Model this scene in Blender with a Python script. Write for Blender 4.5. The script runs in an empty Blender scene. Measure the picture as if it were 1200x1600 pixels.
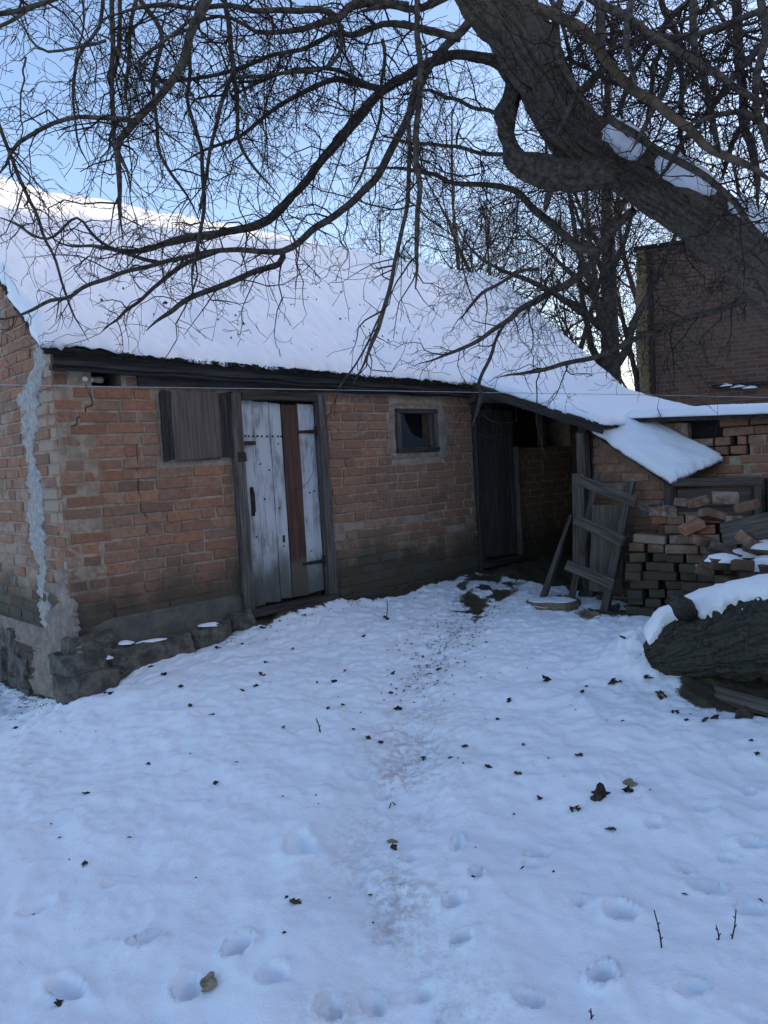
import bpy, bmesh, math, random
import numpy as np
from mathutils import Matrix, Vector, Euler

scene = bpy.context.scene
col = scene.collection
R = math.radians

# ------------------------------------------------------------------ camera
CAM_H = 1.5; FPX = 1200.0; ROLL = R(3.25); PITCH = R(3.6)
_f = np.array([0, math.cos(PITCH), -math.sin(PITCH)])
_u0 = np.array([0, math.sin(PITCH), math.cos(PITCH)]); _r0 = np.array([1.0, 0, 0])
_r = math.cos(ROLL)*_r0 - math.sin(ROLL)*_u0
_u = math.sin(ROLL)*_r0 + math.cos(ROLL)*_u0
CAM = np.array([0, 0, CAM_H])
cd = bpy.data.cameras.new('camera'); cam = bpy.data.objects.new('camera', cd); col.objects.link(cam)
cd.sensor_fit = 'VERTICAL'; cd.sensor_height = 36.0; cd.lens = 27.0
cd.clip_start = 0.05; cd.clip_end = 3000
cam.matrix_world = Matrix(((_r[0], _u[0], -_f[0], 0), (_r[1], _u[1], -_f[1], 0), (_r[2], _u[2], -_f[2], CAM_H), (0, 0, 0, 1)))
scene.camera = cam

# ------------------------------------------------------------------ sky, sun, exposure
SUN_AZ = R(75); SUN_EL = R(10.0)
world = bpy.data.worlds.new('World'); scene.world = world; world.use_nodes = True
wn = world.node_tree.nodes; wl = world.node_tree.links
bg = wn['Background']
sky = wn.new('ShaderNodeTexSky'); sky.sky_type = 'NISHITA'; sky.sun_disc = False
sky.sun_elevation = SUN_EL; sky.sun_rotation = SUN_AZ
sky.altitude = 100; sky.air_density = 1.0; sky.dust_density = 1.9; sky.ozone_density = 2.0
tint = wn.new('ShaderNodeMix'); tint.data_type = 'RGBA'; tint.blend_type = 'MULTIPLY'; tint.inputs[0].default_value = 1.0
tint.inputs[7].default_value = (1.055, .968, 1.02, 1)            # the phone's white balance
wl.new(sky.outputs[0], tint.inputs[6]); wl.new(tint.outputs[2], bg.inputs[0]); bg.inputs[1].default_value = 0.15
sl = bpy.data.lights.new('sun', 'SUN'); sun = bpy.data.objects.new('sun', sl); col.objects.link(sun)
sl.energy = 2.5; sl.angle = R(0.8); sl.color = (1.0, 0.86, 0.66)
sd = Vector((math.sin(SUN_AZ)*math.cos(SUN_EL), math.cos(SUN_AZ)*math.cos(SUN_EL), math.sin(SUN_EL)))
sun.rotation_euler = sd.to_track_quat('Z', 'Y').to_euler(); sun.location = (20, 20, 12)
scene.view_settings.view_transform = 'Standard'; scene.view_settings.look = 'None'
scene.view_settings.gamma = 1.0; scene.view_settings.use_curve_mapping = False
scene.view_settings.exposure = 1.72

# ------------------------------------------------------------------ measuring helpers
def ray(px, py): return _f + _r*((px-600)/FPX) - _u*((py-800)/FPX)
def at(px, py, depth): return CAM + ray(px, py)*depth            # depth along the lens axis
def onz(px, py, z):
    d = ray(px, py); return CAM + d*((z-CAM_H)/d[2])
def seen(p):
    d = np.asarray(p, float) - CAM; z = d @ _f
    return 600+FPX*(d @ _r)/z, 800-FPX*(d @ _u)/z, z
YAW = R(46)
U = np.array([math.sin(YAW), math.cos(YAW), 0]); PV = np.array([math.cos(YAW), -math.sin(YAW), 0]); ZV = np.array([0, 0, 1.0])
C0 = at(90, 700, 4.787); C0[2] = 0
def W(s, t, z=0.0): return C0 + U*s + PV*t + ZV*z                # s along the front wall, t out of it
def onplane(px, py, P0, n):
    d = ray(px, py); n = np.asarray(n); return CAM + d*(((P0-CAM) @ n)/(d @ n))
def fr(px, py, t=0.0):                                           # measured (s, z) on a plane parallel to the front wall
    q = onplane(px, py, C0+PV*t, PV); d = q-C0; return d @ U, q[2]

# ------------------------------------------------------------------ noise
def _hash(ix, iy, iz, seed):
    h = (ix.astype(np.int64)*374761393 + iy.astype(np.int64)*668265263 + iz.astype(np.int64)*2147483647 + seed*974711) & 0xffffffff
    h = ((h ^ (h >> 13))*1274126177) & 0xffffffff
    h = ((h ^ (h >> 16))*2246822519) & 0xffffffff
    return ((h ^ (h >> 15)) & 0xffff)/65535.0
def noise3(p, seed=0):
    p = np.asarray(p, float); i = np.floor(p).astype(np.int64); f = p-i; f = f*f*(3-2*f)
    r = 0
    for a in (0, 1):
        for b in (0, 1):
            for c in (0, 1):
                w = (f[..., 0] if a else 1-f[..., 0])*(f[..., 1] if b else 1-f[..., 1])*(f[..., 2] if c else 1-f[..., 2])
                r = r + w*_hash(i[..., 0]+a, i[..., 1]+b, i[..., 2]+c, seed)
    return r*2-1
def fbm(p, seed=0, octs=4, gain=0.5):
    r = 0; a = 1; p = np.asarray(p, float)
    for k in range(octs):
        r = r + a*noise3(p*(2.03**k)+17.3*k, seed+k); a *= gain
    return r
def n2(x, y, sc, seed, octs=3, gain=.5):
    return fbm(np.stack([x*sc, y*sc, np.zeros_like(x)+seed*.37], -1), seed, octs, gain)

# ------------------------------------------------------------------ object helpers
def link(name, me, mat=None, parent=None, smooth=False):
    o = bpy.data.objects.new(name, me); col.objects.link(o)
    if mat is not None and not me.materials: me.materials.append(mat)
    if smooth: me.polygons.foreach_set('use_smooth', [True]*len(me.polygons))
    if parent is not None: o.parent = parent
    return o
def empty(name, loc=(0, 0, 0), rz=0.0):
    o = bpy.data.objects.new(name, None); col.objects.link(o); o.location = loc; o.rotation_euler = (0, 0, rz)
    o.empty_display_size = .1
    return o
def tag(o, label, cat, group=None):
    o['label'] = label; o['category'] = cat
    if group: o['group'] = group
    return o
def kind(o, k): o['kind'] = k; return o

class MB:
    """collects vertices and faces; build() links them as one mesh"""
    def __init__(s): s.v = []; s.f = []; s.n = 0; s.c = []
    def add(s, v, f, c=None):
        v = np.asarray(v, float).reshape(-1, 3); s.v.append(v)
        s.f.extend([tuple(int(i)+s.n for i in q) for q in f]); s.n += len(v)
        if c is not None: s.c.append(np.tile(np.asarray(c, float), (len(v), 1)))
    def box(s, lo, hi, jit=0.0, rng=random):
        x0, y0, z0 = lo; x1, y1, z1 = hi
        v = np.array([(x0,y0,z0),(x1,y0,z0),(x1,y1,z0),(x0,y1,z0),(x0,y0,z1),(x1,y0,z1),(x1,y1,z1),(x0,y1,z1)], float)
        if jit: v += np.array([[rng.uniform(-jit, jit) for _ in range(3)] for _ in range(8)])
        s.add(v, [(0,3,2,1),(4,5,6,7),(0,1,5,4),(1,2,6,5),(2,3,7,6),(3,0,4,7)])
    def tube(s, pts, rad, k=6, cap=True):
        pts = np.asarray(pts, float); n = len(pts); rad = np.asarray(rad, float)
        T = np.gradient(pts, axis=0); T /= np.linalg.norm(T, axis=1, keepdims=True)+1e-9
        m = T.mean(0); ref = np.eye(3)[np.argmin(np.abs(m))]
        A = np.cross(T, ref); A /= np.linalg.norm(A, axis=1, keepdims=True)+1e-9
        B = np.cross(T, A)
        th = np.arange(k)*2*math.pi/k
        v = pts[:, None, :] + rad[:, None, None]*(A[:, None, :]*np.cos(th)[None, :, None] + B[:, None, :]*np.sin(th)[None, :, None])
        base = s.n; s.v.append(v.reshape(-1, 3)); s.n += n*k
        for i in range(n-1):
            a = base+i*k
            for j in range(k):
                j2 = (j+1) % k
                s.f.append((a+j, a+k+j, a+k+j2, a+j2))
        if cap:
            s.f.append(tuple(base+j for j in range(k))); s.f.append(tuple(base+(n-1)*k+j for j in range(k-1, -1, -1)))
        return v
    def grid(s, V, close_u=False, flip=False):
        a, b = V.shape[:2]; base = s.n; s.v.append(V.reshape(-1, 3)); s.n += a*b
        for i in range(a-1):
            for j in range(b if close_u else b-1):
                j2 = (j+1) % b
                q = (base+i*b+j, base+i*b+j2, base+(i+1)*b+j2, base+(i+1)*b+j)
                s.f.append(q[::-1] if flip else q)
    def mesh(s, name):
        me = bpy.data.meshes.new(name)
        me.from_pydata(np.concatenate(s.v).tolist(), [], s.f)
        if s.c:
            ca = me.color_attributes.new('Col', 'FLOAT_COLOR', 'POINT')
            ca.data.foreach_set('color', np.concatenate(s.c).astype(np.float32).ravel())
        me.update(); return me
    def build(s, name, mat, parent=None, smooth=False): return link(name, s.mesh(name), mat, parent, smooth)

def recalc(me):
    bm = bmesh.new(); bm.from_mesh(me); bmesh.ops.recalc_face_normals(bm, faces=bm.faces); bm.to_mesh(me); bm.free()

def smooth_line(pts, step):
    """Catmull-Rom through the points, resampled"""
    p = np.asarray(pts, float)
    q = np.vstack([2*p[0]-p[1], p, 2*p[-1]-p[-2]]); out = []
    for i in range(1, len(q)-2):
        a, b, c, d = q[i-1], q[i], q[i+1], q[i+2]
        n = max(2, int(np.linalg.norm((c-b)[:3])/step))
        t = np.linspace(0, 1, n, endpoint=False)[:, None]
        out.append(.5*((2*b)+(c-a)*t+(2*a-5*b+4*c-d)*t**2+(3*b-a-3*c+d)*t**3))
    out.append(p[-1:]); return np.vstack(out)

# ------------------------------------------------------------------ materials
def mat(name):
    m = bpy.data.materials.new(name); m.use_nodes = True
    nt = m.node_tree; b = nt.nodes['Principled BSDF']
    return m, nt, b
def nd(nt, t, ins=None, **kw):
    n = nt.nodes.new(t)
    for k, v in kw.items(): setattr(n, k, v)
    for k, v in (ins or {}).items():
        if isinstance(v, bpy.types.NodeSocket): nt.links.new(v, n.inputs[k])
        else: n.inputs[k].default_value = v
    return n
def math_(nt, op, a, b=None, c=None, clamp=False):
    ins = {0: a}
    if b is not None: ins[1] = b
    if c is not None: ins[2] = c
    return nd(nt, 'ShaderNodeMath', ins, operation=op, use_clamp=clamp).outputs[0]
def mix(nt, f, a, b, mode='MIX'):
    n = nt.nodes.new('ShaderNodeMix'); n.data_type = 'RGBA'; n.blend_type = mode
    for s_, v in ((n.inputs[0], f), (n.inputs[6], a), (n.inputs[7], b)):
        if isinstance(v, bpy.types.NodeSocket): nt.links.new(v, s_)
        else: s_.default_value = v if not isinstance(v, tuple) or len(v) == 4 else (*v, 1)
    return n.outputs[2]
def ramp(nt, fac, lo, hi):
    return nd(nt, 'ShaderNodeMapRange', {0: fac, 1: lo, 2: hi, 3: 0.0, 4: 1.0}, interpolation_type='SMOOTHSTEP').outputs[0]
def noise(nt, vec, scale, detail=4, rough=.6, dist=0.0):
    return nd(nt, 'ShaderNodeTexNoise', {'Vector': vec, 'Scale': scale, 'Detail': detail, 'Roughness': rough, 'Distortion': dist}).outputs[0]
def coord(nt, which='Object'): return nd(nt, 'ShaderNodeTexCoord').outputs[which]
def wpos(nt): return nd(nt, 'ShaderNodeNewGeometry').outputs['Position']
def stretch(nt, vec, sc): return nd(nt, 'ShaderNodeMapping', {'Vector': vec, 'Scale': sc}).outputs[0]
def bump(nt, b, h, strength=.4, dist=.01):
    n = nd(nt, 'ShaderNodeBump', {'Strength': strength, 'Distance': dist, 'Height': h}); nt.links.new(n.outputs[0], b.inputs['Normal'])
def setc(nt, b, c):
    if isinstance(c, bpy.types.NodeSocket): nt.links.new(c, b.inputs['Base Color'])
    else: b.inputs['Base Color'].default_value = (*c, 1)
def zof(nt, v): return nd(nt, 'ShaderNodeSeparateXYZ', {0: v}).outputs[2]

def make_snow(name, dirt_attr=False):
    m, nt, b = mat(name); p = wpos(nt)
    c = mix(nt, noise(nt, p, 2.3, 3), (.80, .82, .86), (.88, .89, .91))
    if dirt_attr:
        a = nd(nt, 'ShaderNodeAttribute', attribute_name='dirt'); sep = nd(nt, 'ShaderNodeSeparateColor', {0: a.outputs['Color']})
        n1 = noise(nt, p, 26, 5, .7); n0 = noise(nt, p, 90, 3, .7); n3 = noise(nt, p, 5, 3)
        soil = mix(nt, noise(nt, p, 12, 4), (.035, .027, .02), (.085, .068, .042))
        soil = mix(nt, ramp(nt, n3, .5, .65), soil, (.075, .08, .04))
        th = math_(nt, 'SUBTRACT', math_(nt, 'MULTIPLY', sep.outputs[0], 1.25), math_(nt, 'ADD', math_(nt, 'MULTIPLY', n1, .75), math_(nt, 'MULTIPLY', n0, .35)))
        fac = ramp(nt, th, -.1, .14)
        thin = mix(nt, math_(nt, 'MULTIPLY', sep.outputs[1], ramp(nt, n1, .40, .62)), c, (.47, .40, .37))
        c = mix(nt, fac, thin, soil)
        rough = nd(nt, 'ShaderNodeMapRange', {0: fac, 3: .55, 4: .95}).outputs[0]
        nt.links.new(rough, b.inputs['Roughness'])
    else: b.inputs['Roughness'].default_value = .55
    setc(nt, b, c)
    b.inputs['Specular IOR Level'].default_value = .25
    h = math_(nt, 'ADD', math_(nt, 'MULTIPLY', noise(nt, p, 22, 6, .62), 1.0), math_(nt, 'MULTIPLY', noise(nt, p, 120, 4, .7), .65))
    bump(nt, b, h, .50, .018)
    return m
M = {}
M['ground'] = make_snow('snowy ground', True)
M['snow'] = make_snow('snow')

def make_brick(name, attr):
    m, nt, b = mat(name); p = wpos(nt)
    if attr:
        a = nd(nt, 'ShaderNodeAttribute', attribute_name='Col'); base, al = a.outputs['Color'], a.outputs['Alpha']
    else:
        a = nd(nt, 'ShaderNodeObjectInfo'); base, al = a.outputs['Color'], a.outputs['Alpha']
    n1 = noise(nt, p, 9, 5, .65); nb = noise(nt, p, 38, 5, .7); nc = noise(nt, p, 2.2, 4, .6)
    c = mix(nt, ramp(nt, nb, .35, .7), base, mix(nt, .55, base, (.09, .06, .045)))
    c = mix(nt, math_(nt, 'MULTIPLY', ramp(nt, n1, .52, .72), .45), c, (.36, .22, .14))
    # mortar washed over the faces
    sm = math_(nt, 'SUBTRACT', math_(nt, 'ADD', math_(nt, 'MULTIPLY', n1, .6), math_(nt, 'MULTIPLY', nb, .5)), math_(nt, 'SUBTRACT', .93, math_(nt, 'MULTIPLY', al, .75)))
    c = mix(nt, math_(nt, 'MULTIPLY', ramp(nt, sm, -.06, .10), .85), c, mix(nt, nb, (.25, .19, .14), (.37, .30, .235)))
    # damp dirt and moss creeping up from the ground
    z = math_(nt, 'ADD', zof(nt, p), math_(nt, 'MULTIPLY', math_(nt, 'SUBTRACT', nc, .5), .75))
    damp = ramp(nt, z, .98, .58)
    c = mix(nt, math_(nt, 'MULTIPLY', damp, .88), c, mix(nt, ramp(nt, n1, .45, .7), (.050, .046, .036), (.042, .047, .026)))
    setc(nt, b, c); b.inputs['Roughness'].default_value = .92; b.inputs['Specular IOR Level'].default_value = .2
    bump(nt, b, math_(nt, 'ADD', nb, math_(nt, 'MULTIPLY', noise(nt, p, 130, 3), .4)), .6, .006)
    return m
M['brick'] = make_brick('fired brick', False); M['brickj'] = make_brick('fired brick courses', True)

def rough_mat(name, c1, c2, sc=14, bs=.5, bd=.008, rough=.9, c3=None, damp=False):
    m, nt, b = mat(name); p = wpos(nt)
    n1 = noise(nt, p, sc, 5, .65); n2_ = noise(nt, p, sc*5, 4, .65)
    c = mix(nt, ramp(nt, n1, .35, .68), c1, c2)
    if c3: c = mix(nt, ramp(nt, n2_, .58, .70), c, c3)
    if damp:
        z = math_(nt, 'ADD', zof(nt, p), math_(nt, 'MULTIPLY', math_(nt, 'SUBTRACT', noise(nt, p, 2.2, 4), .5), .75))
        c = mix(nt, math_(nt, 'MULTIPLY', ramp(nt, z, .98, .58), .88), c, (.047, .046, .033))
    setc(nt, b, c); b.inputs['Roughness'].default_value = rough; b.inputs['Specular IOR Level'].default_value = .2
    bump(nt, b, math_(nt, 'ADD', n1, math_(nt, 'MULTIPLY', n2_, .5)), bs, bd)
    return m
M['mortar'] = rough_mat('lime mortar', (.23, .175, .125), (.36, .285, .21), 18, .7, .01, damp=True)
M['render'] = rough_mat('grey cement render', (.082, .078, .068), (.13, .12, .10), 7, .5, .012)
M['repair'] = rough_mat('pale repair mortar', (.27, .255, .235), (.43, .41, .385), 30, .9, .012, c3=(.20, .17, .15))
M['plaster'] = rough_mat('old lime plaster', (.17, .135, .11), (.27, .225, .185), 11, .7, .012, c3=(.12, .09, .075))
M['clay'] = rough_mat('clay wash', (.16, .095, .062), (.24, .155, .11), 9, .5, .01, c3=(.1, .07, .05))
M['stone'] = rough_mat('foundation stone', (.062, .056, .048), (.155, .138, .115), 12, .9, .02, c3=(.05, .046, .04))
M['soil'] = rough_mat('dark soil', (.03, .024, .018), (.08, .06, .042), 20, .8, .02)
M['leaf'] = rough_mat('rotten leaf', (.022, .017, .012), (.05, .036, .022), 40, .4, .004)
M['brownleaf'] = rough_mat('brown leaf', (.045, .028, .015), (.10, .062, .032), 40, .4, .004)
M['pebble'] = rough_mat('pebble', (.16, .13, .09), (.28, .23, .16), 30, .4, .004)
M['iron'] = rough_mat('rusty iron', (.018, .015, .014), (.05, .032, .024), 30, .3, .003, .6)
M['slate'] = rough_mat('mossy roof edge', (.020, .018, .015), (.05, .046, .036), 18, .7, .01)
M['moss'] = rough_mat('dark moss', (.012, .012, .009), (.03, .03, .018), 40, .4, .004)
M['ochre'] = rough_mat('painted sunlit corner', (.20, .145, .075), (.28, .205, .11), 9, .5, .008)  # sunlight on the house's left edge, put into a yellow colour
M['wire'] = rough_mat('zinc wire', (.30, .30, .30), (.42, .42, .42), 20, .1, .001, .5)
M['rim'] = rough_mat('ochre wooden rim', (.12, .095, .06), (.20, .16, .10), 20, .4, .004)

def wood_mat(name, dark, light, axis=2, knot=True, stain=None):
    """grain runs along the local axis"""
    m, nt, b = mat(name); o = coord(nt, 'Object')
    rnd = nd(nt, 'ShaderNodeObjectInfo').outputs['Random']
    off = nd(nt, 'ShaderNodeVectorMath', {0: o, 1: nd(nt, 'ShaderNodeCombineXYZ', {0: math_(nt, 'MULTIPLY', rnd, 13.0), 1: math_(nt, 'MULTIPLY', rnd, 7.0), 2: rnd}).outputs[0]}, operation='ADD').outputs[0]
    sc = [1.0, 1.0, 1.0]; sc[axis] = .045
    g = noise(nt, stretch(nt, off, sc), 60, 6, .65, .3); sc2 = [1.0]*3; sc2[axis] = .12
    g2 = noise(nt, stretch(nt, off, sc2), 9, 4, .6)
    c = mix(nt, ramp(nt, g, .32, .68), dark, light)
    c = mix(nt, math_(nt, 'MULTIPLY', ramp(nt, g2, .45, .7), .5), c, dark)
    if stain: c = stain(nt, c, off, g)
    setc(nt, b, c); b.inputs['Roughness'].default_value = .85; b.inputs['Specular IOR Level'].default_value = .2
    bump(nt, b, math_(nt, 'ADD', g, math_(nt, 'MULTIPLY', g2, .4)), .65, .006)
    return m
def low_dirt(nt, c, amt=.9, hi=.98, lo=.72):
    p = wpos(nt); z = math_(nt, 'ADD', zof(nt, p), math_(nt, 'MULTIPLY', math_(nt, 'SUBTRACT', noise(nt, stretch(nt, p, (1, 1, .25)), 9, 4), .5), .5))
    return mix(nt, math_(nt, 'MULTIPLY', ramp(nt, z, hi, lo), amt), c, mix(nt, noise(nt, p, 12), (.045, .042, .034), (.08, .074, .058)))
def white_stain(nt, c, o, g):
    p = wpos(nt)
    n1 = noise(nt, stretch(nt, p, (1, 1, .22)), 16, 5, .7, .4); n2_ = noise(nt, p, 3.0, 3)
    f = math_(nt, 'ADD', math_(nt, 'MULTIPLY', n1, .8), math_(nt, 'MULTIPLY', n2_, .5))
    paint = mix(nt, g, (.38, .405, .425), (.50, .525, .545))
    c = mix(nt, ramp(nt, f, .90, .56), c, paint)
    c = mix(nt, math_(nt, 'MULTIPLY', ramp(nt, g, .60, .70), .6), c, (.12, .11, .10))
    return low_dirt(nt, c, .88, .96, .62)
def red_stain(nt, c, o, g):
    p = wpos(nt); z = math_(nt, 'ADD', zof(nt, p), math_(nt, 'MULTIPLY', noise(nt, p, 8), .1))
    c = mix(nt, ramp(nt, z, .80, .86), (.09, .075, .055), c)
    return low_dirt(nt, c, .5, .75, .5)
M['wood'] = wood_mat('weathered grey wood', (.045, .038, .032), (.13, .112, .096))
M['woodx'] = wood_mat('weathered grey wood lengthwise', (.055, .048, .042), (.16, .145, .13), 0)
M['darkwood'] = wood_mat('blackened wood', (.018, .016, .015), (.06, .053, .048))
M['darkwoodx'] = wood_mat('blackened wood lengthwise', (.018, .017, .017), (.055, .052, .05), 0)
M['plywood'] = wood_mat('weathered plywood', (.075, .060, .050), (.135, .112, .094), 2)
M['doorwood'] = wood_mat('dark door wood', (.032, .029, .027), (.095, .085, .077))
M['paint'] = wood_mat('peeling white paint on wood', (.09, .08, .07), (.22, .20, .18), 2, stain=white_stain)
M['redpaint'] = wood_mat('worn red brown paint', (.05, .027, .021), (.10, .052, .040), 2, stain=red_stain)
M['framewood'] = wood_mat('door frame wood', (.045, .038, .033), (.15, .13, .115), 2, stain=lambda nt, c, o, g: low_dirt(nt, c, .6, .7, .5))
M['palewood'] = wood_mat('split pale wood', (.07, .058, .045), (.17, .145, .115), 2)

def bark_mat(name, c1, c2, sc=30, moss=None):
    m, nt, b = mat(name); p = coord(nt, 'Object')
    g = noise(nt, p, sc, 5, .7); g2 = noise(nt, p, sc*.15, 4)
    c = mix(nt, ramp(nt, g, .3, .7), c1, c2)
    if moss: c = mix(nt, math_(nt, 'MULTIPLY', ramp(nt, g2, .45, .65), .7), c, moss)
    setc(nt, b, c); b.inputs['Roughness'].default_value = .95; b.inputs['Specular IOR Level'].default_value = .1
    bump(nt, b, g, .8, .012); return m
M['bark'] = bark_mat('furrowed bark', (.055, .043, .034), (.155, .122, .096), 55, (.105, .09, .068))
M['logbark'] = bark_mat('log bark', (.022, .020, .016), (.075, .068, .054), 45, (.05, .055, .042))
M['branch'] = bark_mat('branch bark', (.035, .028, .022), (.12, .098, .078), 40)
M['twig'] = bark_mat('twig bark', (.018, .013, .011), (.055, .040, .032), 40)
M['fartwig'] = bark_mat('far twig bark', (.032, .023, .020), (.085, .060, .050), 20)
M['fartrunk'] = bark_mat('far trunk bark', (.035, .030, .026), (.10, .085, .072), 12)
M['tanbranch'] = bark_mat('peeled tan branch', (.045, .032, .022), (.13, .092, .062), 18)

def simple(name, c, rough=.5, **kw):
    m, nt, b = mat(name); setc(nt, b, c); b.inputs['Roughness'].default_value = rough
    for k, v in kw.items(): b.inputs[k].default_value = v
    return m
M['dark'] = simple('dark interior', (.012, .011, .010), .95)  # near-black, puts the shade inside holes and openings into colour
M['glass'] = simple('dusty window glass', (.035, .045, .055), .12)
M['bulb'] = simple('milky bulb glass', (.72, .70, .68), .25)

def wall_texture():
    m, nt, b = mat('distant brickwork'); o = coord(nt, 'Object')
    sx = nd(nt, 'ShaderNodeSeparateXYZ', {0: o})
    v = nd(nt, 'ShaderNodeCombineXYZ', {0: math_(nt, 'ADD', sx.outputs[0], sx.outputs[1]), 1: sx.outputs[2]}).outputs[0]
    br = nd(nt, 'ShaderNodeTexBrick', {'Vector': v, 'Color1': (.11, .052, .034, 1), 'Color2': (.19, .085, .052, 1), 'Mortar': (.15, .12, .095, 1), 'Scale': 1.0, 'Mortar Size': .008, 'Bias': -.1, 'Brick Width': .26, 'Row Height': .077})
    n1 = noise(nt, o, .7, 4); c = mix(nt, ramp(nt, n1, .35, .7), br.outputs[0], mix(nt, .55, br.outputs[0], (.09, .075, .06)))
    setc(nt, b, c); b.inputs['Roughness'].default_value = .95
    bump(nt, b, br.outputs['Fac'], -.5, .01); return m
M['farbrick'] = wall_texture()

# ------------------------------------------------------------------ ground heights
_ctl = [(*W(-.06, .05)[:2], .16), (*W(.34, .05)[:2], .237), (*W(.825, .05)[:2], .29), (*W(1.5, .05)[:2], .375), (*W(2.43, .05)[:2], .37), (*W(3.3, .05)[:2], .375),
        (*W(4.05, .05)[:2], .395), (*W(5, .1)[:2], .37), (*W(5.8, .1)[:2], .33), (*W(4.05, 1.25)[:2], .21), (*W(4.1, 2.4)[:2], .21), (*W(5, 1.5)[:2], .22), (1.25, 6.05, .235), (1.6, 4.35, .21), (2.6, 3.9, .2),
        (0, 0, 0), (0, 2, 0), (0, 3, .06), (-.2, 4, .15), (-.6, 5, .25), (.8, 5, .22), (.3, 6.3, .3), (1.2, 3.2, .09), (2.4, 2.2, .05), (-1.4, 2.2, .0), (-2.2, 3.6, .05), (-3.5, 4, .0),
        (*W(0, -.68)[:2], .02), (*W(0, -1.5)[:2], .03), (*W(-1, -1)[:2], .0), (*W(-3, -4)[:2], .05), (*W(3, -6)[:2], .3), (6, 6, .3), (6, 1, .1), (-6, 1, 0), (0, -6, -.1), (9, 10, .4), (-8, 9, .1)]
_cx = np.array([c[0] for c in _ctl]); _cy = np.array([c[1] for c in _ctl]); _cz = np.array([c[2] for c in _ctl])
_phi = lambda d2: np.sqrt(d2+.25)
_A = _phi((_cx[:, None]-_cx)**2+(_cy[:, None]-_cy)**2)+np.eye(len(_cx))*.02
_w = np.linalg.solve(_A, _cz-_cz.mean())
def gz_base(x, y):
    x = np.asarray(x, float); y = np.asarray(y, float); r = np.zeros_like(x)+_cz.mean()
    for a, b, c in zip(_cx, _cy, _w): r = r + c*_phi((x-a)**2+(y-b)**2)
    d = np.hypot(x-1, y-5); k = np.clip((d-8)/8, 0, 1)
    return r*(1-k)+.25*k
def hitg(px, py):
    z = .1
    for _ in range(12):
        q = onz(px, py, z); z = float(gz_base(q[0], q[1]))
    return q
FEET = [(747,1380,26,8,.022),(720,1476,30,8,.03),(837,1337,34,7,.022),(831,1359,16,5,.014),(971,1436,48,11,.034),(944,1538,40,14,.045),(1067,1358,28,6,.016),(1104,1388,44,8,.026),(1173,1428,44,8,.022),
        (1024,1295,30,7,.016),(1104,1268,36,7,.014),(1171,1241,20,5,.014),(1136,1340,26,6,.014),(1175,1320,30,7,.018),(710,1417,34,12,.02),(715,1325,20,14,.014),(229,1476,46,9,.028),(373,1484,48,11,.032),(470,1327,46,18,.018),
        (293,1540,34,14,.026),(427,1535,44,12,.02),(517,1572,40,12,.022),(107,1545,60,9,.026),(300,1200,30,6,.01),(560,1210,30,10,.012),(660,1540,34,10,.016),(600,1470,30,8,.012),(620,1400,28,8,.012),(585,1560,34,10,.014),(690,1590,30,10,.02),(830,1575,40,9,.02),(1080,1560,40,9,.018),(60,1420,44,8,.014),(180,1380,34,7,.012),(905,1415,26,7,.014),(560,1370,26,9,.012),(640,1340,26,8,.012),(655,1260,22,8,.012),(600,1235,24,8,.01),(640,1180,20,7,.012)]
_PATH = [(770,905),(745,945),(700,990),(668,1040),(640,1110),(628,1180),(622,1250),(615,1330),(605,1420),(610,1500),(625,1600),(640,1760)]
_pathw = smooth_line([hitg(*p) for p in _PATH], .06)[:, :2]
_pd = np.array([hitg(*p)[:2] for p in ((770,905),(640,1110),(605,1420),(625,1600))])
LOG_A = np.array([1.50, 4.30]); LOG_B = np.array([3.4, 3.72])

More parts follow.
